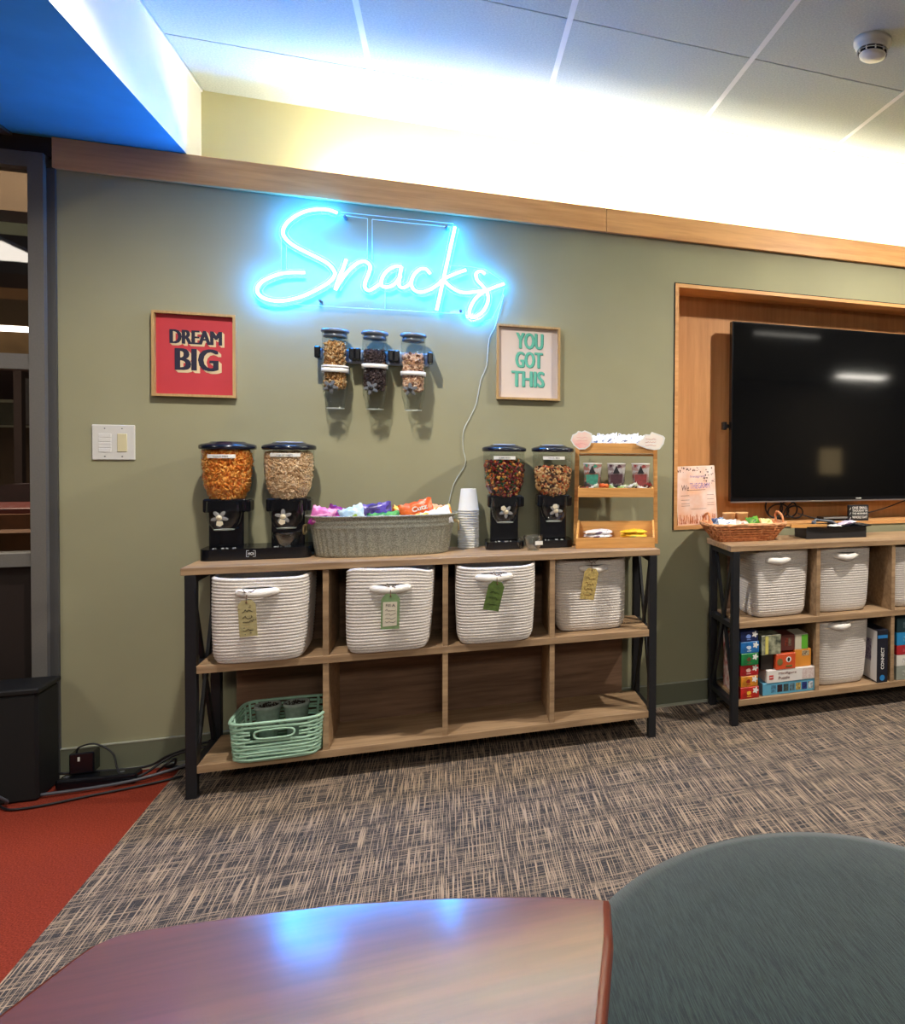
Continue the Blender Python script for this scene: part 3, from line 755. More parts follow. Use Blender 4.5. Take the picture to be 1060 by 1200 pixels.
F = {
 'orange': islands('orange_crackers', [(240, 160, 66), (250, 186, 98), (224, 130, 44), (244, 170, 80), (214, 116, 40)]),
 'oat': islands('oat_rings', [(236, 204, 166), (222, 184, 142), (244, 218, 186), (206, 166, 124), (230, 194, 154)]),
 'gummy': islands('gummy_candy', [(120, 22, 26), (18, 62, 34), (190, 96, 34), (96, 18, 28), (150, 40, 34), (36, 74, 36), (206, 140, 60), (84, 22, 22)], .25, .6),
 'trail': islands('trail_mix', [(206, 160, 108), (60, 34, 26), (180, 118, 66), (226, 190, 140), (92, 50, 34), (190, 86, 50), (222, 176, 120)]),
 'granola': islands('granola_clusters', [(206, 170, 124), (182, 138, 88), (226, 196, 150), (160, 112, 66), (214, 160, 96)]),
 'dark': islands('dark_raisins', [(70, 56, 58), (48, 36, 38), (96, 80, 80), (58, 44, 46), (38, 28, 30)]),
 'pink': islands('pale_nut_mix', [(222, 184, 156), (196, 150, 122), (236, 208, 184), (120, 84, 70), (210, 166, 130)]),
}
def knob(y, petals, m1, m2, parent, Mx, r=.019):
    """star shaped turning knob facing the room"""
    b = MB()
    P = []
    for k in range(60):
        a = 2 * PI * k / 60; q = r * (.92 + .36 * math.cos(petals * a)); P.append((q * math.cos(a), q * math.sin(a)))
    b.prism(P, -.009, 0, 0, Mx); b.prism([(x * .8, z * .8) for x, z in P], -.013, -.009, 0, Mx)
    k = b.build('knob', m1, parent)
    MB().lathe([(0, .016), (r * .42, .015), (r * .5, 0)], n=14, M=Mx @ T(0, 0, 0, PI / 2)).build('knob_hub', m2, k)

# ------------------------------------------------------------------ countertop dispensers
def canister(o, cx, cy, fill, kind, size, n, ztop, lab, labw, labz, seed, labx=0., badge=None, lr=.084):
    """local z measured from shelf top; glass from .215 to .385"""
    prof_pts = [(.046, .20), (.056, .215), (.070, .245), (.0765, .285), (.079, .33), (.079, .386)]
    def prof(z):
        for (r0, z0), (r1, z1) in zip(prof_pts, prof_pts[1:]):
            if z <= z1: return r0 + (r1 - r0) * max(0, (z - z0)) / (z1 - z0)
        return prof_pts[-1][0]
    g = MB().lathe([(r, z) for r, z in prof_pts], (cx, cy, 0), 40).build('canister', M['acr'], o)
    pieces(kind, lambda z: prof(z) - .003, .205, ztop, n, size, seed, cx, cy).build('cereal', F[fill], g, kind='stuff')
    l = MB().lathe([(0, .386), (lr, .386), (lr + .002, .392), (lr + .001, .400), (lr - .006, .404), (.055, .409), (.05, .413), (0, .414)], (cx, cy, 0), 44).build('lid', M['lid'], o)
    if badge: MB().lathe([(.0, .4155), (.042, .4155), (.044, .412)], (cx, cy, 0), 32).build('lid_badge', pm('lid_grip', (150, 160, 172), .25), l)
    k = MB(); R0 = .0812; a0 = -PI / 2 + labx; hw = labw / 2 / R0
    vs = []; fs = []
    for i in range(9):
        a = a0 - hw + 2 * hw * i / 8
        for z in (labz - .0065, labz + .0065): vs.append((cx + R0 * math.cos(a), cy + R0 * math.sin(a), z))
    for i in range(8): fs.append((2 * i, 2 * i + 2, 2 * i + 3, 2 * i + 1))
    k.add(vs, fs, 0, True); la = k.build('name_label', M['paper'], g)
    if lab:
        k = MB().text(lab, 0, 0, labw * .5, .0045, -.0005, .0003, 0, .01, T(cx + (R0 + .0004) * math.cos(a0), cy + (R0 + .0004) * math.sin(a0), labz, 0, 0, labx)); k.build('writing', M['ink'], la)
def feedhead(o, cx, cy, kmat, seed, rot=0.):
    b = MB()
    b.box(cx - .064, cx + .064, cy - .045, cy + .045, .165, .212, 0, None, .004)
    b.box(cx + .05, cx + .074, cy - .03, cy + .03, .165, .205, 0, None, .004)
    b.box(cx - .052, cx + .052, cy - .022, cy + .050, .03, .18, 0, None, .004)
    b.build('body', M['plas'], o)
    # clear chute that funnels down
    MB().lathe([(.052, .205), (.054, .165), (.047, .130), (.036, .112), (.030, .104)], (cx, cy - .048, 0), 28, sy=.75).build('chute', M['acr'], o)
    MB().lathe([(.030, .104), (.0315, .106)], (cx, cy - .048, 0), 24, sy=.75).build('chute_rim', cordm, o)
    MB().lathe([(.005, -.02), (.005, .03)], n=10, M=T(cx, cy - .084, .152, PI / 2)).build('shaft', M['chrome'], o)
    knob(0, 5, M['chrome'], M['cream'], o, T(cx, cy - .100, .152, 0, rot, 0), .0205)
    MB().prism([(-.008, -.012), (.008, -.012), (.011, -.022), (.003, -.030), (-.008, -.026)], -.004, 0, 0, T(cx + .004, cy - .114, .152, 0, rot * .4)).build('knob_tab', M['cream'], o, 'cream coloured knob tab')
def rbase(o, x0, x1, y0, y1, h, nm='base'):
    P = []; r = .03
    for cx_, cy_, a0 in ((x1 - r, y0 + r, -PI / 2), (x1 - r, y1 - r, 0), (x0 + r, y1 - r, PI / 2), (x0 + r, y0 + r, PI)):
        for k in range(7): a = a0 + PI / 2 * k / 6; P.append((cx_ + r * math.cos(a), cy_ + r * math.sin(a)))
    return MB().prismz(P, 0, h).build(nm, M['plas'], o)
def beads(o, x, y, z, n, seed, w=.07):
    m = MB(); rr = random.Random(seed)
    for i in range(n): m.lathe([(0, -.003), (.004, 0), (0, .003)], (x + rr.uniform(-w / 2, w / 2), y + rr.uniform(-.006, .006), z), 6)
    m.build('drip_grid', M['chrome'], o)

ZT = .7602
o = thing('cereal_dispenser', 'black double dispenser of orange crackers and oat rings at the left of the console', 'dispenser', (-.636, -.115, ZT))
rbase(o, -.162, .172, -.088, .072, .040)
for cx, fill, kind, size, n, lab, lw, lx, lz, sd in ((-.094, 'orange', 'disc', .0088, 1500, 'GOLD FISH', .088, -.05, .362, 11), (.094, 'oat', 'ring', .0062, 2100, 'HONEY NUT CHEERIOS', .100, -.02, .368, 12)):
    canister(o, cx, 0, fill, kind, size, n, .380 if cx < 0 else .372, lab, lw, lz, sd, lx, badge=cx > 0)
    feedhead(o, cx, -.005, M['chrome'], sd, .3 if cx < 0 else .9)
    beads(o, cx, -.068, .0405, 9, sd)
b = MB(); x, z, y = -.008, .022, -.0885
for q in ((-.014, -.013, -.011, .011), (.013, .014, -.011, .011)): b.box(x + q[0], x + q[1], y, y + .001, z + q[2], z + q[3])
for q in (-.011, .010): b.box(x - .014, x - .006, y, y + .001, z + q, z + q + .001); b.box(x + .006, x + .014, y, y + .001, z + q, z + q + .001)
b.text('HOI', x, z, .018, .010, y + .0005, .0006, 0, .02)
b.build('maker_mark', pm('mark_white', (200, 204, 208), .5), o)

def single(x, rz, lab, fill, kind, size, n, ztop, text, sd, lw):
    o = thing('cereal_dispenser', lab, 'dispenser', (x, -.105, ZT), rz)
    rbase(o, -.072, .072, -.080, .070, .030)
    canister(o, 0, 0, fill, kind, size, n, ztop, text, lw, .362, sd, -.05, True, .083)
    feedhead(o, 0, -.002, M['chrome'], sd, .7 + sd); beads(o, 0, -.060, .0305, 8, sd)
single(.203, 0, 'black single dispenser of dark gummy candy beside the stacked cups', 'gummy', 'bear', .0095, 900, .338, 'GUMMY BEARS', 21, .085)
single(.392, 0, 'black single dispenser of trail mix beside the bamboo rack', 'trail', 'chunk', .0088, 900, .318, 'TRAIL MIX', 22, .090)

def cupbowl(name, lab, x, y, z, r, h, handle, note):
    o = thing(name, lab, 'cup', (x, y, z))
    MB().lathe([(0, .002), (r * .55, .002), (r * .6, 0), (r * .62, .004), (r * .85, h * .35), (r, h * .8), (r, h), (r * .97, h), (r * .96, h * .8), (r * .8, h * .36), (r * .5, .006), (0, .006)], n=36).build('bowl', M['glass'], o)
    if handle: MB().tube(catmull([(-r * .9, 0, h * .8), (-r * 1.35, 0, h * .85), (-r * 1.55, 0, h * .5), (-r * 1.2, 0, h * .2), (-r * .75, 0, h * .25)], 5), .0035, 8).build('handle', M['glass'], o)
    if note: MB().box(.004, .032, -r * .99, -r * .985, h * .42, h * .68).build('name_label', M['paper'], o)
    return o
cupbowl('glass_teacup', 'clear glass teacup with a small white label in front of the single dispensers', .304, -.232, ZT, .036, .058, True, True)
o = cupbowl('glass_bowl', 'clear glass bowl sitting on the base below the oat ring canister', -.542, -.172, ZT + .0405, .043, .052, False, False)

# ------------------------------------------------------------------ wall mounted dispensers
o = thing('wall_bracket', 'long grey white bracket holding three clear dispensers on the wall', 'bracket', (-.26, 0, 1.51))
MB().box(-.185, .185, -.022, 0, -.03, .022, 0, None, .004).build('rail', pm('bracket_white', (186, 196, 206), .4), o)
for dx in (-.196, -.083, -.063, .050, .070, .188):
    MB().box(dx - .010, dx + .010, -.095, -.02, -.022, .022, 0, None, .004).build('clamp', M['plas'], o)
def walldisp(x, lab, fill, kind, size, n, zt, band, sd, two=False):
    o = thing('wall_dispenser', lab, 'dispenser', (x, -.075, 1.302), 0, 'clear dispensers hung in a row under the neon sign')
    g = MB().lathe([(.030, 0), (.034, .03), (.040, .05), (.0435, .09), (.0435, .285)], n=36).build('tube', M['acr'], o)
    MB().lathe([(.030, 0), (.031, .003)], n=30).build('spout_rim', cordm, o)
    pieces(kind, lambda z: .039 if z > .09 else .030 + (z - .05) * .2, .075, zt, n, size, sd).build('filling', F[fill], g, kind='stuff')
    MB().lathe([(0, .266), (.040, .266), (.040, .274), (.036, .278), (.040, .283), (.0465, .285), (.0475, .290), (.045, .296), (0, .299)], n=36).build('lid', pm('lid_grey_blue', (96, 104, 116), .25), o)
    MB().lathe([(.0445, band - .008), (.0455, band - .008), (.0455, band + .008), (.0445, band + .008)], n=36).build('label_band', M['paper'], o)
    if two: MB().lathe([(.0445, band + .010), (.0453, band + .010), (.0453, band + .018), (.0445, band + .018)], n=36).build('label_band', M['paper'], o)
    knob(0, 5, M['greyplas'], pm('knob_dark', (44, 46, 52), .3), o, T(-.008, -.058, .078, 0, sd * .37), .0205)
    MB().lathe([(.004, -.01), (.004, .05)], n=8, M=T(-.008, -.030, .078, PI / 2)).build('shaft', M['cream'], o)
walldisp(-.3995, 'clear wall dispenser of pale granola, leftmost of the three under the neon sign', 'granola', 'flake', .0085, 900, .242, .142, 31, True)
walldisp(-.266, 'clear wall dispenser of dark raisins, middle of the three under the neon sign', 'dark', 'chunk', .0055, 900, .222, .164, 32)
walldisp(-.1325, 'clear wall dispenser of pale pink nut mix, rightmost of the three', 'pink', 'disc', .0078, 620, .212, .142, 33)

# ------------------------------------------------------------------ galvanised tub and snack bags
m, nt, out = newmat('galvanised_steel')
b_ = nt.nodes.new('ShaderNodeBsdfPrincipled'); b_.inputs['Metallic'].default_value = .55; b_.inputs['Roughness'].default_value = .48
v_ = nt.nodes.new('ShaderNodeTexVoronoi'); v_.inputs['Scale'].default_value = 420; nt.links.new(coords(nt), v_.inputs['Vector'])
nt.links.new(ramp(nt, v_.outputs['Color'], [(.2, (128, 130, 120)), (.8, (176, 178, 166))]), b_.inputs['Base Color']); nt.links.new(b_.outputs[0], out.inputs['Surface'])
M['galv'] = m
o = thing('metal_tub', 'oval ribbed galvanised steel tub full of snack bags on the console', 'tub', (-.228, -.150, ZT))
rows = []; n = 240; TH = .148
prof = [(.0, .86), (.004, .88)] + [(.012 + .088 * i / 6, .885 + .055 * i / 6) for i in range(7)] + [(.104, .952), (.108, .955), (.112, .95), (.118, .952), (.122, .962), (.126, .965), (.130, .96), (.138, .97), (TH, 1.0), (TH + .003, 1.012), (TH, 1.022), (TH - .004, 1.012), (TH - .006, .97), (.10, .93), (.02, .86), (.012, .8)]
vs = []; fs = []
def oval(a, s_): 
    c_, q = math.cos(a), math.sin(a)
    return (.253 * s_ * math.copysign(abs(c_) ** .80, c_), .118 * s_ * math.copysign(abs(q) ** .72, q))
for i, (z, s_) in enumerate(prof):
    for k in range(n):
        a = 2 * PI * k / n; x, y = oval(a, s_)
        if 2 <= i <= 8: 
            q = math.hypot(x, y); rb = .0020 * math.cos(k * 2 * PI / 5); x += x / q * rb; y += y / q * rb
        vs.append((x, y, z))
for i in range(len(prof) - 1):
    for k in range(n): fs.append((i * n + k, i * n + (k + 1) % n, (i + 1) * n + (k + 1) % n, (i + 1) * n + k))
fs.append(tuple(range(n))[::-1]); fs.append(tuple((len(prof) - 1) * n + k for k in range(n)))
MB().add(vs, fs, 0, True).build('body', M['galv'], o)
for sx in (-1, 1):
    MB().tube(catmull([(sx * .245, -.03, .118), (sx * .259, -.028, .112), (sx * .260, -.026, .085), (sx * .260, .026, .085), (sx * .259, .028, .112), (sx * .245, .03, .118)], 5), .0035, 8).build('handle', pm('wire_handle', (176, 160, 120), .35, .8), o)
bags = [  # x, z of centre, w, h, tilt (roll), yaw, colours, label
 (-.424, .907, .078, .070, .25, .1, ((210, 110, 180), (238, 170, 214), (150, 40, 130)), 'pink and magenta snack bag at the far left end of the tub', None),
 (-.388, .898, .080, .080, .30, -.2, ((150, 40, 150), (110, 20, 110), (226, 90, 190)), 'deep purple snack bag second from the left in the tub', None),
 (-.330, .902, .085, .078, -.35, .1, ((170, 206, 232), (202, 226, 240), (168, 206, 80)), 'pale blue and lime snack bag in the tub', None),
 (-.262, .906, .125, .088, -.12, .05, ((58, 42, 110), (84, 66, 170), (30, 26, 56)), 'navy and violet snack bag in the middle left of the tub', None),
 (-.225, .885, .110, .070, -.1, 0, ((40, 130, 70), (90, 170, 90), (20, 90, 50)), 'green snack bag in front of the navy one in the tub', None),
 (-.165, .893, .085, .085, .15, .2, ((168, 40, 36), (236, 200, 70), (120, 24, 30)), 'red and yellow snack bag in the middle of the tub', None),
 (-.112, .908, .120, .100, -.28, 0, ((232, 112, 50), (224, 96, 40), (240, 140, 80)), 'orange snack bag reading Cutz standing tallest in the tub', 'Cutz'),
 (-.130, .877, .120, .064, -.12, 0, ((238, 206, 84), (246, 224, 120), (226, 180, 60)), 'yellow snack bag low in front of the orange one', None),
 (-.055, .905, .090, .074, .25, .1, ((240, 170, 130), (246, 196, 160), (232, 130, 90)), 'peach snack bag right of the orange one', None),
 (-.048, .893, .112, .070, -.3, -.1, ((222, 228, 238), (240, 242, 248), (200, 212, 232)), 'white snack bag with a slanted edge near the right end of the tub', None),
 (-.022, .903, .064, .066, -.25, .1, ((240, 150, 60), (250, 220, 130), (226, 110, 40)), 'yellow and orange snack bag at the right end of the tub', None)]
for i, (x, z, w_, h_, ro, ya, cs, lab, txt) in enumerate(bags):
    yy = -.150 + (-.055, .03, -.01, .0, -.055, .02, -.02, -.068, .02, -.045, .0)[i]
    q = thing('snack_bag', lab, 'snack bag', (x, yy, z), ya, 'snack bags in the metal tub')
    q.rotation_euler = (-.15, ro, ya)
    pk = MB().pillow(w_, h_, .028, seed=i).build('bag', wrap('foil_%d' % i, *cs), q)
    if txt: MB().text(txt, .012, .018, .055, .020, -.0165, .001, 0, .03).build('lettering', M['paper'], pk)
# paper cups, turned over and nested in one another
cupo = thing('paper_cup', 'white paper cup upside down on top of the stack beside the metal tub', 'cup', (.0695, -.062, ZT + .147), 0, 'white paper cups nested in one stack')
MB().lathe([(.0385, 0), (.0405, .001), (.041, .003), (.0395, .005), (.0382, .005), (.0285, .088), (.0275, .0885), (.027, .086), (.0, .086)], n=36).build('cup_wall', M['cup'], cupo)
for k in range(15):
    dup(cupo, (.0695 + .0006 * math.sin(k * 2.1), -.062, ZT + .147 - (k + 1) * .0098), 0, 'white paper cup nested in the tall stack, number %s rim below the top cup' % ('first second third fourth fifth sixth seventh eighth ninth tenth eleventh twelfth thirteenth fourteenth lowest'.split()[k]))

# ------------------------------------------------------------------ bamboo rack
RR = -math.radians(12); RX, RY = .6215, -.266
rk = thing('bamboo_rack', 'three tier bamboo snack rack at the right end of the left console', 'rack', (RX, RY, ZT), RR)
HW = .157
for sx in (-1, 1):
    MB().bar((sx * (HW + .009), .140, 0), (sx * (HW + .004), .150, .445), .017, .026).build('post', M['bamboo'], rk)
def tray(y0, y1, z, fh, bh, hw):
    t_ = MB(); k = .008
    t_.box(-hw + k, hw - k, y0 + k, y1, z, z + .006)
    t_.box(-hw, hw, y0, y0 + k, z, z + fh, 0, None, .001)
    if bh: t_.box(-hw + k, hw - k, y1 - k, y1, z, z + bh)
    for s_ in (-1, 1):
        P = [(y0 + k, z), (y1, z), (y1, z + max(bh, fh) + .004), (y1 - .02, z + max(bh, fh) + .004), (y0 + k, z + fh)]
        vs = [(s_ * hw, a, b) for a, b in P] + [(s_ * (hw - k), a, b) for a, b in P]; n = 5
        t_.add(vs, [tuple(range(n)), tuple(range(2 * n - 1, n - 1, -1))] + [(i, i + n, (i + 1) % n + n, (i + 1) % n) for i in range(n)])
    t_.build('tray', M['bamboo'], rk)
tray(0, .135, .0, .042, .098, HW); tray(.050, .160, .203, .038, .03, HW - .004); tray(.086, .165, .383, .042, .042, HW - .006)
MB().box(-HW, HW, .148, .156, .372, .380).build('cross_rail', M['bamboo'], rk)
RM = Matrix.Translation((RX, RY, ZT)) @ Matrix.Rotation(RR, 4, 'Z')
def onrack(x, y, z): return RM @ Vector((x, y, z))
# bars in the bottom tray
cs = [((226, 224, 230), (240, 240, 244), (110, 90, 120)), ((236, 232, 230), (220, 214, 214), (150, 110, 110)), ((210, 206, 216), (236, 232, 240), (70, 60, 110))]
for i in range(6):
    q = MB().pillow(.115, .028, .016, seed=50 + i, nx=10, nz=6, M=T(0, 0, 0, PI / 2)).build('granola_bar', wrap('bar_white_%d' % i, *cs[i % 3], scale=22))
    q.location = onrack(-.075 + .006 * (i % 2), .040 + .026 * (i % 3) , .044 + .016 * (i // 3)); q.rotation_euler = (0, 0, RR + .08 * (i - 2))
    tag(q, 'white wrapped snack bar in the bottom rack tray, %s' % ('front lower', 'middle lower', 'back lower', 'front upper', 'middle upper', 'back upper')[i] , 'snack bar', 'white wrapped bars in the bottom tray of the rack')
for i in range(5):
    q = MB().pillow(.112, .028, .017, seed=70 + i, nx=10, nz=6, M=T(0, 0, 0, PI / 2)).build('granola_bar', wrap('bar_yellow_%d' % i, (240, 190, 40), (246, 210, 70), (220, 150, 30) if i % 2 else (200, 210, 90), scale=18))
    q.location = onrack(.072, .040 + .026 * (i % 3), .044 + .017 * (i // 3)); q.rotation_euler = (0, 0, RR + .07 * (i - 2))
    tag(q, 'yellow wrapped snack bar in the bottom rack tray, %s' % ('front lower', 'middle lower', 'back lower', 'front upper', 'middle upper')[i], 'snack bar', 'yellow wrapped bars in the bottom tray of the rack')
# candies and cups in the middle tray
for i in range(14):
    c3 = [((70, 40, 36), (140, 40, 34), (220, 210, 200)), ((226, 100, 50), (240, 130, 70), (200, 70, 40)), ((150, 190, 110), (230, 236, 220), (90, 150, 70)), ((236, 236, 230), (200, 210, 190), (110, 140, 90)), ((60, 60, 66), (110, 90, 80), (30, 30, 36))][(0, 4, 3, 0, 1, 3, 2, 4, 2, 2, 3, 0, 3, 0)[i]]
    q = MB().pillow(.046, .022, .014, seed=90 + i, nx=8, nz=5).build('wrapped_candy', wrap('candy_%d' % i, *c3, scale=40))
    q.location = onrack(-.128 + i * .0195, .072 + .016 * (i % 2), .236 + .006 * ((i * 5) % 3)); q.rotation_euler = (.5, .5 * math.sin(i * 2.3), RR + .4 * math.cos(i * 1.7))
    tag(q, '%s wrapped candy in the middle rack tray, %s' % (('dark red', 'black', 'white', 'maroon', 'orange', 'silver', 'green', 'dark grey', 'lime', 'leaf green', 'pale', 'brown', 'cream', 'dark brown')[i], ('at its left end', 'near its left end', 'left of the orange one', 'behind the orange one', 'brightest of all', 'right of the orange one', 'at mid tray', 'at mid tray behind', 'right of mid tray', 'under the middle cup', 'right of the green ones', 'below the right cup', 'near its right end', 'at its right end')[i]), 'candy', 'wrapped candies in the middle tray of the rack')
for i, (x, c1, c2, lab) in enumerate(((-.098, (64, 150, 126), (170, 120, 110), 'teal and brown oatmeal cup, leftmost of the three on the rack'), (.000, (78, 44, 54), (150, 136, 140), 'dark plum oatmeal cup, middle of the three on the rack'), (.100, (150, 64, 62), (176, 146, 140), 'brick red oatmeal cup, rightmost of the three on the rack'))):
    p = onrack(x, .120, .2095); q = thing('oatmeal_cup', lab, 'cup', p, RR, 'oatmeal cups standing on the rack')
    MB().lathe([(0, 0), (.029, 0), (.0375, .130)], n=28).build('cup_wall', wrap('cupprint_%d' % i, (198, 196, 196), c2, c1, 26, .5), q)
    MB().prism([(-.022, .03), (.022, .03), (.025, .085), (-.025, .085)], -.0345, -.033).build('printed_panel', pm('cup_panel_%d' % i, c1, .5, var=.2, scale=60), q)
    MB().prism([(-.014, .09), (.014, .09), (0, .122)], -.0375, -.035).build('printed_mark', M['ink'], q)
    MB().lathe([(0, .132), (.039, .132), (.039, .128), (.037, .127)], n=28).build('lid', M['paper'], q)
# sachets and cards on the top tray
for i in range(7):
    q = MB().pillow(.066, .062, .018, seed=110 + i, nx=8, nz=6, wr=.5).build('foil_sachet', wrap('sachet_%d' % i, (216, 222, 232), (240, 242, 246), ((70, 100, 150), (110, 120, 150), (60, 80, 120))[i % 3], scale=34))
    q.location = onrack(-.085 + i * .029, .125 + .010 * (i % 2), .428 + .004 * (i % 3)); q.rotation_euler = (-.35, .25 * math.sin(i * 2), RR + .2 * math.cos(i * 2))
    tag(q, 'white and blue foil sachet on the top rack tray, %s' % ('nearest the peach card', 'second from the peach card', 'left of the middle', 'in the middle', 'right of the middle', 'second from the white card', 'nearest the white card')[i], 'sachet', 'foil sachets on the top tray of the rack')
def card(lab, x, z, P, m_, ink, rz):
    q = thing('paper_card', lab, 'card', onrack(x, .078, z), RR + rz)
    MB().prism(P, 0, .002).build('card_sheet', M['paper'], q)
    MB().prism([(a * .88, b * .86) for a, b in P], -.0006, 0).build('printed_panel', m_, q)
    k = MB()
    for j in range(3): scribble(k, 0, .012 - j * .013, .045, .004, 130 + j, T(0, 0, 0), .0006)
    k.build('writing', ink, q)
pk = [(-.038, .022), (-.022, .030), (-.015, .039), (.0, .036), (.012, .041), (.030, .034), (.041, .028), (.044, .006), (.032, -.024), (.014, -.037), (-.010, -.038), (-.032, -.022), (-.045, .0)]
card('peach pink leaf shaped card on the left corner of the rack top', -.140, .435, pk, pm('peach_fade', (240, 176, 168), .7, c2=(236, 224, 206), scale=9), pm('pink_ink', (220, 140, 140), .7), -.05)
pk = [(-.060, -.012), (-.045, .006), (-.034, .012), (-.022, .032), (-.004, .030), (.004, .042), (.028, .034), (.052, .026), (.060, .018), (.054, -.008), (.038, -.030), (.016, -.034), (-.018, -.028)]
card('white leaf shaped card with red writing on the right corner of the rack top', .140, .432, pk, pm('pale_card', (238, 230, 220), .7), pm('red_ink', (200, 110, 90), .7), .05)

# ------------------------------------------------------------------ television and niche contents
o = thing('television', 'large black flat television mounted in the wooden niche', 'television', (1.9565, .1, 0))
tx0, tx1, tz0, tz1 = -.720, .745, .916, 1.772
MB().box(tx0, tx1, -.028, .010, tz0, tz1, 0, None, .002).build('case', M['plas'], o)
scr = pm('dark_screen', (10, 11, 13), .06, spec=.55)
MB().box(tx0 + .006, tx1 - .006, -.0295, -.028, tz0 + .018, tz1 - .006).build('screen', scr, o)
MB().box(tx0, tx1, -.033, -.018, tz0 - .006, tz0).build('bottom_trim', pm('silver_trim', (176, 168, 164), .3, .7), o)
MB().box(-.035 + .12 - .13, -.003 + .12 - .13, -.0305, -.029, tz0 + .005, tz0 + .010).build('maker_mark', M['paper'], o)
MB().box(-.35, .35, .010, .045, 1.1, 1.6, 0, None, .01).build('rear_housing', M['plas'], o)
MB().box(-.15, .15, .045, .086, 1.22, 1.46).build('wall_mount', M['black'], o)
k = MB(); k.box(-.74, -.35, .020, .032, 1.267, 1.285); k.box(-.748, -.728, .010, .042, 1.258, 1.296, 0, None, .003); k.build('mount_arm', M['black'], o)
# poster leaning in the niche
o = thing('small_poster', 'peach and lilac printed poster leaning at the left end of the niche', 'poster', (1.062, .030, .8155))
o.rotation_euler = (-.10, -.035, 0)
Wp, Hp = .095, .272
MB().box(-Wp, Wp, 0, .005, 0, Hp).build('board', pm('poster_edge', (242, 226, 206), .6), o)
pr = pm('poster_print', (246, 226, 220), .6, c2=(236, 184, 150), scale=9)
pr_ = MB().box(-Wp + .003, Wp - .003, -.0008, 0, .003, Hp - .003).build('print', pr, o)
k = MB(); k.text('THEGRAM', .018, .180, .095, .026, -.001, .0005, 0, .0); k.text('Instagram', .01, .222, .07, .014, -.001, .0005); k.build('title_lettering', pm('lilac_ink', (150, 126, 190), .6), pr_)
k = MB(); k.text('We', -.052, .172, .034, .026, -.001, .0005, 0, .0, None, .2); k.box(-.045, .045, -.0012, -.0008, .159, .161)
for z in (.135, .115, .098, .088):
    k.box(-.075, -.035, -.0012, -.0008, z, z + .0015); k.box(.050, .084, -.0012, -.0008, z, z + .0015)
k.box(-.03, .045, -.0012, -.0008, .072, .0735); k.build('writing', pm('umber_ink', (120, 84, 76), .7), pr_)
k = MB(); rr = random.Random(5)
for i in range(70):
    x = rr.uniform(-.088, .088); h_ = rr.uniform(.01, .045); k.tube([(x, -.001, .006), (x + rr.uniform(-.008, .008), -.001, .006 + h_)], .0009, 4)
k.build('grass_drawing', pm('rust_ink', (196, 110, 62), .7), pr_, kind='stuff')
k = MB()
for i in range(46):
    x = rr.uniform(.035, .090) if i % 2 else rr.uniform(-.085, .03); z = Hp - (rr.uniform(.006, .09) if i % 2 else rr.uniform(.006, .030)); s_ = rr.uniform(.002, .006)
    k.prism([(x, z - s_), (x + s_ * .7, z), (x, z + s_), (x - s_ * .7, z)], -.0012, -.0008)
k.build('leaf_drawing', pm('leaf_ink', (92, 62, 58), .7), pr_, kind='stuff')
# looped cables below the television
k = MB()
for cx, cz, rx, rz_, ph in ((1.475, .880, .045, .050, 0), (1.555, .870, .05, .040, 1), (1.50, .860, .06, .036, 2), (1.59, .855, .045, .030, .5)):
    k.tube([(cx + .01 + rx * math.cos(a), .13 + .01 * math.sin(a + ph), cz + rz_ * math.sin(a)) for a in [2 * PI * i / 28 for i in range(28)]], .0042, 6, closed=True)
k.tube(catmull([(1.60, .10, .85), (1.70, .09, .824), (1.83, .09, .822), (1.93, .095, .834), (2.08, .1, .862), (2.24, .10, .91)], 6), .003, 6)
k.tube(catmull([(1.52, .11, .83), (1.545, .105, .88), (1.58, .1, .91)], 5), .004, 6)
tag(k.build('cable_bundle', M['black']), 'coiled black cable bundle in the niche below the television', 'cable')
o = thing('media_box', 'slim silver and black media box in the niche under the television', 'electronics', (1.81, .06, .8145))
MB().box(-.10, .11, -.03, .05, 0, .018, 0, None, .002).build('case', M['plas'], o); MB().box(-.10, .11, -.031, -.028, .012, .020).build('front_strip', M['chrome'], o)
o = thing('desk_sign', 'small black block sign with white lettering about a small thought, on the niche ledge', 'sign', (1.897, .012, .8145), -.06)
MB().box(-.054, .054, 0, .022, 0, .078, 0, None, .001).build('block', M['ink'], o)
k = MB()
for s_, z, h_ in (('ONE SMALL', .065, .013), ('THOUGHT IN', .050, .010), ('THE MORNING', .036, .010), ('WHOLE DAY', .018, .013)): k.text(s_, .006, z, .084, h_, 0, .0008, 0, .02)
for z in (.012, .036, .060): k.tube([(-.050, -.0004, z - .006), (-.044, -.0004, z + .006)], .0012, 4)
k.build('lettering', M['paper'], o)

# ------------------------------------------------------------------ wicker basket on the right console
o = thing('wicker_basket', 'shallow orange brown wicker basket of snacks on the right console', 'basket', (1.222, -.138, ZT), 0)
wk = pm('wicker', (232, 164, 112), .6, c2=(196, 120, 76), scale=70, bump=.4, bscale=150)
b = MB(); n = 60
bw, bd, bh = .262, .145, .076
def bloop(u): return superloop(bw + (.365 - bw) * u, bd + (.215 - bd) * u, n, 5)
b.prismz([(x, y) for x, y in bloop(0)], 0, .005)
for i in range(7):
    u = i / 6; z = .006 + (bh - .01) * u
    b.tube([(x + .0022 * math.cos(k * PI / 2 + i * PI) * (1 if abs(x) > bw * .4 else 0), y + .0028 * math.cos(k * PI / 2 + i * PI), z) for k, (x, y) in enumerate(bloop(u))], .0052, 5, closed=True)
L0 = bloop(0); L1 = bloop(1)
vs = [(x * .97, y * .97, .003) for x, y in L0] + [(x * .97, y * .97, bh) for x, y in L1]
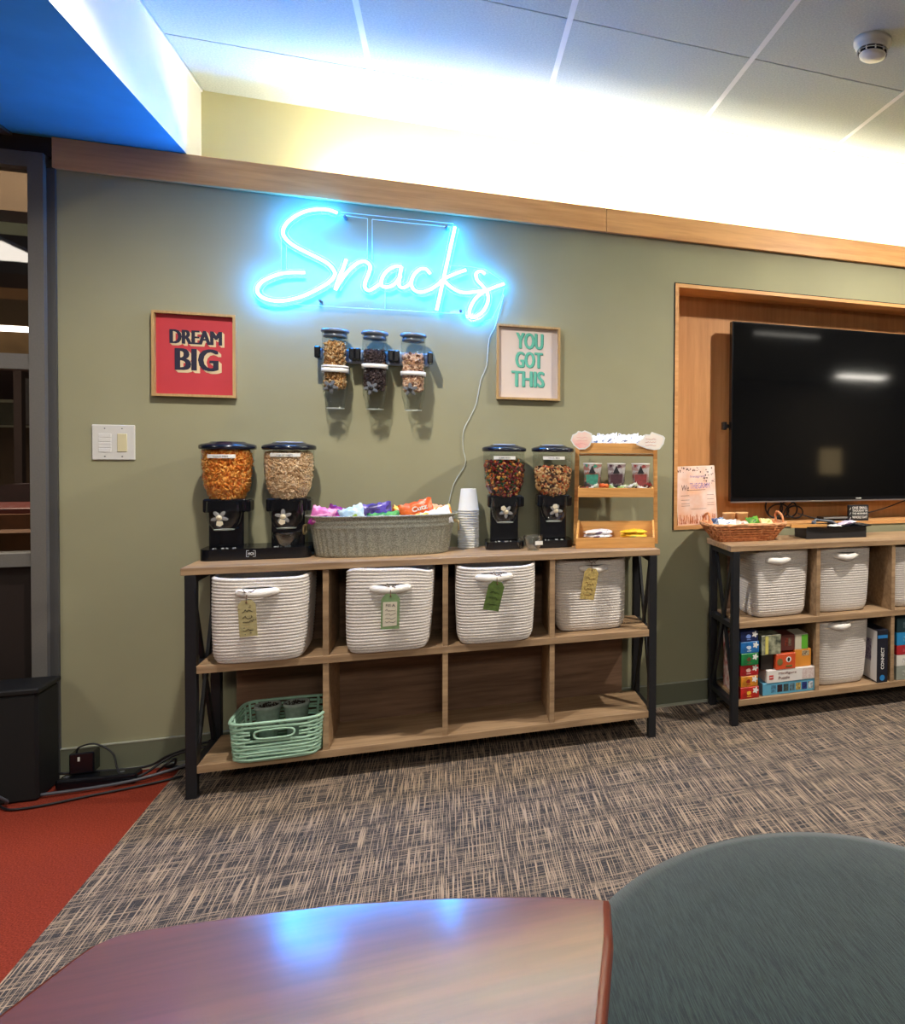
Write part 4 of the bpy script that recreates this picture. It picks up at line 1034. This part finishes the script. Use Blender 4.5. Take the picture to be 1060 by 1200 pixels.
b.add(vs, [(k, (k + 1) % n, n + (k + 1) % n, n + k) for k in range(n)])
for k in range(0, n, 3): b.tube([(L0[k][0] * 1.01, L0[k][1] * 1.01, .003), (L1[k][0] * 1.01, L1[k][1] * 1.01, bh - .004)], .004, 5)
b.build('body', wk, o)
b = MB(); P = [(x, y) for x, y in bloop(1.03)]
for ph in (0, PI): b.tube([(x, y + .002 * math.sin(k * 1.2 + ph), bh + .003 * math.cos(k * 1.2 + ph)) for k, (x, y) in enumerate(P)], .0045, 6, closed=True)
b.build('rim', pm('wicker_rim', (240, 182, 134), .55, var=.2, scale=60), o)
for sx in (-1, 1):
    MB().tube(catmull([(sx * .178, -.045, bh), (sx * .172, -.036, bh + .032), (sx * .168, 0, bh + .045), (sx * .172, .036, bh + .032), (sx * .178, .045, bh)], 6), .0055, 7).build('handle', wk, o)
for i, (x, y, lab) in enumerate(((1.170, -.09, 'tan paper cup in the wicker basket, the left of two'), (1.232, -.09, 'tan paper cup in the wicker basket, the right of two'))):
    q = thing('tan_cup', lab, 'cup', (x, y, .812)); MB().lathe([(0, 0), (.021, 0), (.029, .062), (.0305, .064), (.030, .066), (.027, .064), (.02, .01), (0, .01)], n=24).build('cup_wall', M['tan'], q)
for i, (x, y, z, w_, h_, ro, c3, lab) in enumerate((
  (1.128, -.19, .838, .085, .050, .06, ((226, 232, 240), (240, 244, 248), (90, 120, 160)), 'white and blue sachet at the front left of the wicker basket'),
  (1.115, -.11, .840, .060, .045, -.1, ((60, 80, 120), (150, 170, 200), (30, 40, 70)), 'dark blue sachet behind the white one in the wicker basket'),
  (1.200, -.18, .833, .075, .040, .1, ((224, 190, 180), (240, 220, 214), (170, 120, 110)), 'pale pink sachet in the middle of the wicker basket'),
  (1.262, -.16, .842, .070, .052, -.1, ((70, 130, 40), (110, 170, 60), (40, 90, 30)), 'bright green packet in the wicker basket'),
  (1.325, -.17, .837, .075, .045, .1, ((206, 214, 140), (226, 226, 170), (180, 190, 110)), 'pale yellow green packet at the right of the wicker basket'),
  (1.235, -.10, .825, .10, .05, .2, ((180, 140, 110), (220, 200, 180), (120, 80, 60)), 'brown packet lying at the back of the wicker basket'))):
    q = MB().pillow(w_, h_, .02, seed=150 + i, nx=8, nz=6, wr=.4).build('snack_packet', wrap('packet_%d' % i, *c3, scale=30))
    q.location = (x, y, z); q.rotation_euler = (-.7, ro, .1 * i); tag(q, lab, 'packet', 'small packets in the wicker basket')

# ------------------------------------------------------------------ black tray with tools
o = thing('black_tray', 'shallow black tray with a flared rim on the right console', 'tray', (1.655, -.150, ZT), 0)
b = MB(); b.box(-.150, .150, -.06, .06, 0, .006)
for q in ((-.155, .155, -.065, -.059), (-.155, .155, .059, .065)): b.box(*q, 0, .052)
for q in ((-.155, -.149, -.059, .059), (.149, .155, -.059, .059)): b.box(*q, 0, .052)
b.build('body', pm('tray_black', (34, 34, 38), .5), o)
b = MB(); P = superloop(.36, .160, 48, 6); Q = superloop(.300, .118, 48, 6)
b.add([(x + .012, y, .056) for x, y in P] + [(x, y, .052) for x, y in Q] + [(x + .012, y, .052) for x, y in P], [(k, (k + 1) % 48, 48 + (k + 1) % 48, 48 + k) for k in range(48)] + [(k, (k + 1) % 48, 96 + (k + 1) % 48, 96 + k) for k in range(48)])
b.build('rim', M['plas'], o)
q = MB().bar((1.425, -.205, .822), (1.600, -.215, .818), .016, .016); tag(q.build('wooden_stick', M['bamboo']), 'pale wooden stick laid across the left rim of the black tray', 'stick')
q = thing('tongs', 'grey metal tongs lying in the black tray', 'tongs', (1.63, -.15, .822))
MB().tube(catmull([(-.065, -.02, .0), (-.055, 0, .018), (-.02, .01, .014), (.03, .0, .010), (.05, -.02, -.006)], 5), .006, 7).build('arm', M['greyplas'], q)
MB().tube(catmull([(-.06, .02, .0), (-.04, .03, .012), (.0, .02, .012), (.05, .03, .0)], 5), .006, 7).build('arm', M['greyplas'], q)
MB().lathe([(0, -.012), (.011, -.008), (.011, .008), (0, .012)], (-.062, 0, .006), 10).build('pivot', M['greyplas'], q)
q = MB().pillow(.10, .04, .022, seed=170, M=T(0, 0, 0, PI / 2)).build('cloth_packet', wrap('lilac_wrap', (196, 180, 204), (222, 212, 226), (150, 130, 160))); q.location = (1.735, -.155, .822); q.rotation_euler = (0, -.15, .1); tag(q, 'lilac and white packet at the right of the black tray', 'packet')
q = MB().pillow(.07, .04, .018, seed=171, M=T(0, 0, 0, PI / 2)).build('cloth_packet', wrap('white_wrap', (226, 224, 220), (240, 238, 234), (190, 180, 170))); q.location = (1.66, -.19, .812); q.rotation_euler = (0, .1, .2); tag(q, 'white crumpled packet at the front of the black tray', 'packet')

# ------------------------------------------------------------------ puzzles and games on the right console
def gbox(name, lab, cat, x0, x1, y0, y1, z0, z1, col, deco=None, grp=None, c2=None):
    o = thing(name, lab, cat, ((x0 + x1) / 2, (y0 + y1) / 2, z0), 0, grp)
    w_, d_, h_ = (x1 - x0) / 2, (y1 - y0) / 2, z1 - z0
    MB().box(-w_, w_, -d_, d_, 0, h_, 0, None, .0012).build('carton', pm(name + '_card', col, .4, c2=c2, scale=30), o)
    if deco:
        for nm, m_, fn in deco:
            k = MB(); fn(k, w_, -d_ - .0006, h_); k.build(nm, m_, o)
    return o
zs = [.1085, .158, .2035, .2505, .3015, .350, .394]
lowc = [(206, 44, 34), (232, 150, 40), (190, 26, 34), (20, 140, 70), (30, 120, 200), (24, 44, 100)]
nmz = ['scarlet', 'amber', 'crimson', 'green', 'sky blue', 'navy']; mk = ['JOY', 'FUN', 'MIX', 'ZOO', 'SEA', 'SKY']
white_p = pm('print_white', (236, 236, 232), .5)
def flower(k, w_, y, h_):
    P = [(w_ * .62 + .011 * (1 + .3 * math.cos(5 * a)) * math.cos(a), h_ * .68 + .011 * (1 + .3 * math.cos(5 * a)) * math.sin(a)) for a in [2 * PI * i / 40 for i in range(40)]]
    k.prism(P, y - .0006, y)
def squig(seed):
    def fn(k, w_, y, h_):
        rr = random.Random(seed)
        P = [(-w_ * .1 + .013 * rr.uniform(.6, 1) * math.cos(a), h_ * .5 + .011 * rr.uniform(.6, 1) * math.sin(a)) for a in [2 * PI * i / 14 for i in range(14)]]
        k.prism(P, y - .0004, y); k.box(-w_ * .3, w_ * .15, y - .0006, y, h_ * .16, h_ * .22)
    return fn
for i in range(6):
    acc = [(240, 190, 60), (150, 40, 20), (230, 190, 180), (110, 70, 40), (200, 220, 240), (120, 150, 220)][i]
    gbox('puzzle_box', '%s small puzzle box in the left stack of six, %s' % (nmz[i], ('at the bottom', 'second from bottom', 'third from bottom', 'third from top', 'second from top', 'at the top')[i]), 'puzzle box',
         1.138 + .002 * (i % 2), 1.222 - .004 * (i % 2), -.345 + .004 * (i % 3), -.235, zs[i], zs[i + 1] - .001, lowc[i],
         [('printed_badge', white_p, flower), ('printed_picture', pm('pz_%d' % i, acc, .5), squig(200 + i))], 'small puzzle boxes stacked at the left', tuple(int(c * .75) for c in lowc[i]))
def panels(cols, x0=.15, x1=.95, z0=.2, z1=.8):
    out = []
    n_ = len(cols)
    for j, c in enumerate(cols):
        def fn(k, w_, y, h_, j=j): 
            a = -w_ + 2 * w_ * (x0 + (x1 - x0) * j / n_); b = -w_ + 2 * w_ * (x0 + (x1 - x0) * (j + .8) / n_); k.box(a, b, y - .0005, y, h_ * z0, h_ * z1)
        out.append(('printed_panel', pm('pp_%d_%d' % (j, sum(c)), c, .5, c2=tuple(int(v * .5) for v in c), scale=90), fn))
    return out
gbox('puzzle_box', 'long sky blue picture puzzle box at the bottom beside the six small boxes', 'puzzle box', 1.243, 1.500, -.335, -.14, .1085, .1605, (96, 170, 204), panels([(90, 160, 200), (60, 40, 50), (70, 90, 90), (110, 150, 170), (226, 196, 110), (40, 60, 140), (210, 220, 230)]))
def mtxt(k, w_, y, h_): k.text('Minifigure', -.018, h_ * .68, .085, .013, y, .0006); k.text('Puzzle', -.034, h_ * .34, .052, .013, y, .0006)
def mred(k, w_, y, h_): k.box(-w_ + .010, -w_ + .029, y - .0006, y, h_ * .28, h_ * .62)
def mlogo(k, w_, y, h_): k.text('LEGO', -w_ + .0195, h_ * .45, .016, .006, y - .0006, .0004, 0, .03)
def mend(k, w_, y, h_): k.box(w_ * .46, w_ * .96, y - .0005, y, h_ * .1, h_ * .9)
gbox('puzzle_box', 'white box reading Minifigure Puzzle lying on the long blue puzzle box', 'puzzle box', 1.262, 1.489, -.338, -.16, .1615, .2155, (232, 228, 224), [('lettering', pm('dark_red_ink', (120, 70, 66), .6), mtxt), ('printed_badge', pm('logo_red', (200, 24, 24), .5), mred), ('badge_lettering', white_p, mlogo), ('back_print', pm('faint_print', (206, 182, 178), .6, c2=(226, 216, 212), scale=120), mend)])
def circ(k, w_, y, h_): k.prism([(w_ * .28 + .0125 * math.cos(a), h_ * .62 + .0125 * math.sin(a)) for a in [2 * PI * i / 24 for i in range(24)]], y - .0006, y)
def circ2(k, w_, y, h_): k.prism([(w_ * .28 + .006 * math.cos(a), h_ * .62 + .009 * math.sin(a)) for a in [2 * PI * i / 24 for i in range(24)]], y - .001, y)
def dots(k, w_, y, h_): k.prism([(-w_ * .62 + .013 * math.cos(a), h_ * .5 + .015 * math.sin(a)) for a in [2 * PI * i / 24 for i in range(24)]], y - .0006, y); k.box(w_ * .0, w_ * .65, y - .0006, y, h_ * .14, h_ * .26)
gbox('card_game', 'orange red card game box with a round white badge, on the white puzzle box', 'game', 1.303, 1.394, -.340, -.22, .2165, .283, (214, 84, 44), [('printed_badge', white_p, circ), ('badge_mark', M['ink'], circ2), ('printed_panel', pm('olive_print', (120, 110, 60), .5), dots)])
def bar(k, w_, y, h_): k.box(-w_ * .1, w_ * .75, y - .0006, y, h_ * .62, h_ * .92)
gbox('card_game', 'amber yellow game box right of the orange red one', 'game', 1.396, 1.476, -.325, -.2, .2165, .2915, (222, 146, 54), [('printed_panel', pm('bar_print', (206, 190, 150), .5, c2=(90, 60, 50), scale=200), bar)])
def yb(k, w_, y, h_): k.box(-w_ * .62, -w_ * .30, y - .0006, y, .004, h_ - .004)
gbox('gift_box', 'black and white leaf patterned box with a yellow band, right of the navy puzzle', 'box', 1.236, 1.326, -.335, -.24, .2835, .368, (176, 178, 150), [('yellow_band', pm('band_yellow', (216, 206, 110), .5), yb)], None, (50, 60, 50)).children[0].data.materials[0].node_tree
gbox('book', 'dark olive low box under the leaf patterned box', 'box', 1.240, 1.298, -.320, -.2, .2165, .2825, (40, 34, 30))
gbox('card_game', 'maroon and brown game box beside the leaf patterned box', 'game', 1.330, 1.396, -.325, -.22, .2925, .360, (96, 50, 44), panels([(150, 60, 40), (130, 110, 90)], .3, .8, .3, .8))
gbox('card_game', 'lime green and cream game box at the top right of the game shelf', 'game', 1.398, 1.460, -.325, -.22, .2925, .358, (206, 200, 180), [('green_panel', pm('lime', (96, 176, 48), .5), lambda k, w_, y, h_: k.box(0, w_ * .95, y - .0006, y, .002, h_ - .002))])
gbox('game_box', 'red and white small box seen through the side frame of the right console', 'box', 1.139, 1.215, -.225, -.12, .1085, .36, (170, 60, 50), None, None, (210, 200, 190))
# tall game box in second cell and stack in third cell
q = gbox('board_game', 'tall black board game box with a blue stripe standing beside the lower bin', 'game', 1.800, 1.856, -.345, -.12, .1085, .350, (26, 28, 42), [
  ('blue_panel', pm('game_blue', (40, 130, 200), .4), lambda k, w_, y, h_: (k.box(-w_ * .9, w_ * .9, y - .0005, y, h_ * .84, h_ * .90), k.prism([(.013 * math.cos(a), .022 + .013 * math.sin(a)) for a in [2 * PI * i / 20 for i in range(20)]], y - .0006, y))),
  ('lettering', white_p, lambda k, w_, y, h_: k.text('CONNECT', 0, 0, .10, .016, 0, .0005, 0, .02, T(0, y, h_ * .46, 0, -PI / 2)))])
MB().box(-.0282, -.028, -.110, .110, .006, .236).build('side_print', pm('side_white', (216, 214, 214), .5), q)
MB().box(-.0288, -.0282, -.06, .08, .09, .19).build('side_picture', pm('side_pic', (90, 70, 110), .5, c2=(190, 180, 190), scale=70), q)
for (z0, z1, c, lab, dk) in ((.1085, .172, (150, 156, 146), 'grey green box at the bottom of the stack at the right edge', None), (.173, .2235, (222, 220, 214), 'white box second from bottom in the stack at the right edge', None), (.2245, .268, (176, 34, 44), 'red box in the middle of the stack at the right edge', None), (.269, .328, (40, 140, 200), 'blue box second from top in the stack at the right edge', None), (.329, .395, (30, 54, 60), 'dark teal book on top of the stack at the right edge', None)):
    gbox('stacked_box', lab, 'box', 1.906, 2.12, -.340, -.14, z0, z1, c, panels([tuple(min(255, v + 50) for v in c), (230, 226, 220)], .15, .9, .3, .7), 'boxes stacked in the third cell', None)

# ------------------------------------------------------------------ black waste bin, power brick and cables
o = thing('waste_bin', 'tall black rectangular bin in the dark corner below the window', 'bin', (-1.425, -.115, 0))
b = MB(); b.box(-.19, .19, -.075, .075, 0, .350, 0, None, .008); b.build('body', pm('bin_black', (9, 10, 13), .7), o)
b = MB(); b.box(-.195, .195, -.080, .080, .350, .368, 0, None, .004); b.build('lid', pm('bin_lid_black', (10, 11, 14), .6), o)
o = thing('power_adapter', 'square black power adapter standing against the baseboard', 'adapter', (-1.156, -.075, .038))
MB().box(-.034, .034, -.022, .03, 0, .073, 0, None, .004).build('case', M['plas'], o); MB().box(-.010, -.004, -.0232, -.022, .046, .060).build('printed_mark', M['paper'], o)
o = thing('power_strip', 'black power strip lying on the red carpet under the adapter', 'power strip', (-1.14, -.105, 0), -.08)
MB().box(-.075, .15, -.028, .028, 0, .036, 0, None, .006).build('case', M['plas'], o)
k = MB()
for x in (-.055, .10): k.lathe([(.0, 0), (.008, .001), (.008, 0)], (x, 0, .0365), 10)
k.build('socket', M['greyplas'], o)
def cord(name, lab, pts, r, m_):
    k = MB().tube(catmull(pts, 6), r, 7); tag(k.build(name, m_), lab, 'cable', 'cables on the floor by the red carpet')
grc = pm('grey_cable', (80, 84, 92), .4)
cord('floor_cable', 'grey cable arching over the black bin foot on the left', [(-1.50, -.25, .01), (-1.42, -.27, .07), (-1.34, -.26, .075), (-1.30, -.23, .03), (-1.31, -.20, .008)], .0045, grc)
cord('floor_cable', 'thin black cable looping from the adapter top to the console leg', [(-1.175, -.08, .108), (-1.165, -.085, .128), (-1.12, -.09, .135), (-1.07, -.10, .10), (-1.05, -.12, .05), (-1.02, -.13, .012), (-.93, -.10, .010), (-.85, -.06, .012)], .003, M['black'])
cord('floor_cable', 'thick grey cable running along the front of the power strip', [(-1.34, -.16, .01), (-1.22, -.17, .012), (-1.10, -.165, .012), (-1.0, -.15, .014), (-.92, -.12, .02), (-.84, -.09, .03), (-.76, -.06, .02)], .0055, grc)
cord('floor_cable', 'black cable lying lowest on the red carpet in a flat loop', [(-1.33, -.20, .006), (-1.28, -.25, .006), (-1.2, -.25, .006), (-1.1, -.22, .006), (-1.02, -.20, .006), (-.92, -.17, .006), (-.86, -.14, .006)], .004, M['black'])
cord('floor_cable', 'black cable hugging the baseboard behind the adapter', [(-1.24, -.04, .03), (-1.15, -.03, .02), (-1.0, -.03, .015), (-.93, -.05, .05), (-.86, -.06, .075), (-.80, -.05, .09)], .0045, M['black'])
cord('floor_cable', 'black cable rising towards the left console leg', [(-1.05, -.15, .008), (-.98, -.12, .02), (-.93, -.10, .05), (-.88, -.09, .07), (-.80, -.08, .08)], .0045, M['black'])
cord('floor_cable', 'knotted black cable end beside the console leg', [(-.95, -.08, .01), (-.92, -.11, .04), (-.895, -.10, .055), (-.90, -.08, .03), (-.93, -.07, .02), (-.90, -.05, .01)], .004, M['black'])

# ------------------------------------------------------------------ foreground table and ottoman
TZ = .65
o = thing('side_table', 'dark cherry wooden table with a glossy rounded top in the foreground', 'table', (.156, -2.478, 0))
m, nt, out = newmat('cherry_gloss')
b_ = nt.nodes.new('ShaderNodeBsdfPrincipled'); b_.inputs['Coat Weight'].default_value = 1.; b_.inputs['Coat Roughness'].default_value = .13; b_.inputs['Coat IOR'].default_value = 1.62; b_.inputs['Specular IOR Level'].default_value = .5
nt.links.new(ramp(nt, noise(nt, coords(nt, (.8, 9, 9)), 6, 5), [(.35, (84, 24, 30)), (.65, (104, 36, 38))]), b_.inputs['Base Color'])
b_.inputs['Roughness'].default_value = .55; nt.links.new(b_.outputs[0], out.inputs['Surface'])
far_ = [(0.162, -2.4835), (0.112, -2.4585), (0.05, -2.435), (-0.024, -2.4105), (-0.11, -2.388), (-0.1955, -2.3745), (-0.262, -2.367), (-0.304, -2.3635), (-0.322, -2.366), (-0.334, -2.375), (-0.342, -2.392), (-.371, -2.47), (-.43, -2.66), (-.47, -2.86), (-.44, -2.96), (.05, -3.04), (.075, -2.95), (.104, -2.80), (.121, -2.667), (.150, -2.552)]
P = [(x - .156, y + 2.478) for x, y in far_][::-1]
MB().prismz(P, TZ - .022, TZ).build('tabletop', m, o)
k = MB(); k.tube([(x, y, TZ - .011) for x, y in P], .0105, 8, closed=True); k.build('edge_band', pm('red_brown_edge', (110, 44, 26), .35), o)
MB().lathe([(.03, .03), (.03, TZ - .022)], (-.30, -.27, 0), 20).build('pedestal', M['black'], o); MB().lathe([(0, 0), (.2, 0), (.2, .02), (.03, .035), (0, .035)], (-.30, -.27, 0), 32).build('foot', M['black'], o)
o = thing('ottoman', 'round dark green upholstered ottoman in the lower right foreground', 'ottoman', (.478, -2.40, 0))
m, nt, out = newmat('green_ribbed_cloth')
b_ = nt.nodes.new('ShaderNodeBsdfPrincipled'); b_.inputs['Roughness'].default_value = .9; b_.inputs['Specular IOR Level'].default_value = .15
b_.inputs['Sheen Weight'].default_value = .3; b_.inputs['Sheen Roughness'].default_value = .5
tc = nt.nodes.new('ShaderNodeTexCoord'); mp = nt.nodes.new('ShaderNodeMapping'); mp.inputs['Rotation'].default_value = (0, 0, .45); mp.inputs['Scale'].default_value = (22, 1, 1)
nt.links.new(tc.outputs['Object'], mp.inputs['Vector'])
n1 = noise(nt, mp.outputs['Vector'], 26, 3, .7)
nt.links.new(ramp(nt, n1, [(.38, (20, 34, 36)), (.62, (46, 62, 58))]), b_.inputs['Base Color'])
bp = nt.nodes.new('ShaderNodeBump'); bp.inputs['Strength'].default_value = .4; bp.inputs['Distance'].default_value = .002; nt.links.new(n1, bp.inputs['Height']); nt.links.new(bp.outputs[0], b_.inputs['Normal'])
nt.links.new(b_.outputs[0], out.inputs['Surface'])
Rr = .355
pr = [(0, .476), (Rr * .5, .475), (Rr * .85, .470), (Rr * .95, .462), (Rr, .440), (Rr * 1.005, .40), (Rr, .12), (Rr * .99, .06)]
MB().lathe(pr, n=72).build('cushion', m, o)
MB().lathe([(0, .06), (Rr * .96, .06), (Rr * .96, 0), (0, 0)], n=48).build('plinth', M['black'], o)

# ------------------------------------------------------------------ extra light: far room glow, faint ambient
def area(name, loc, size, en, col, rot=(0, 0, 0)):
    l = bpy.data.lights.new(name, 'AREA'); l.energy = en; l.color = col; l.size = size
    lo = bpy.data.objects.new(name, l); COL.objects.link(lo); lo.location = loc; lo.rotation_euler = rot
area('far_room_fill', (-2.3, 1.2, 3.2), .8, 110, (1, .85, .65))  # added fill for the room beyond the glass, no fixture modelled
area('room_fill_light', (.6, -5.2, 2.46), 1.2, 40, (1, .93, .82))  # unseen fill light added behind the camera, not a lamp
wd = bpy.data.worlds.new('world'); sc.world = wd; wd.use_nodes = True
wd.node_tree.nodes['Background'].inputs[0].default_value = (.5, .55, .6, 1); wd.node_tree.nodes['Background'].inputs[1].default_value = .1
sc.view_settings.view_transform = 'Standard'; sc.view_settings.look = 'None'; sc.view_settings.gamma = 1; sc.view_settings.use_curve_mapping = False
sc.view_settings.exposure = 1.2
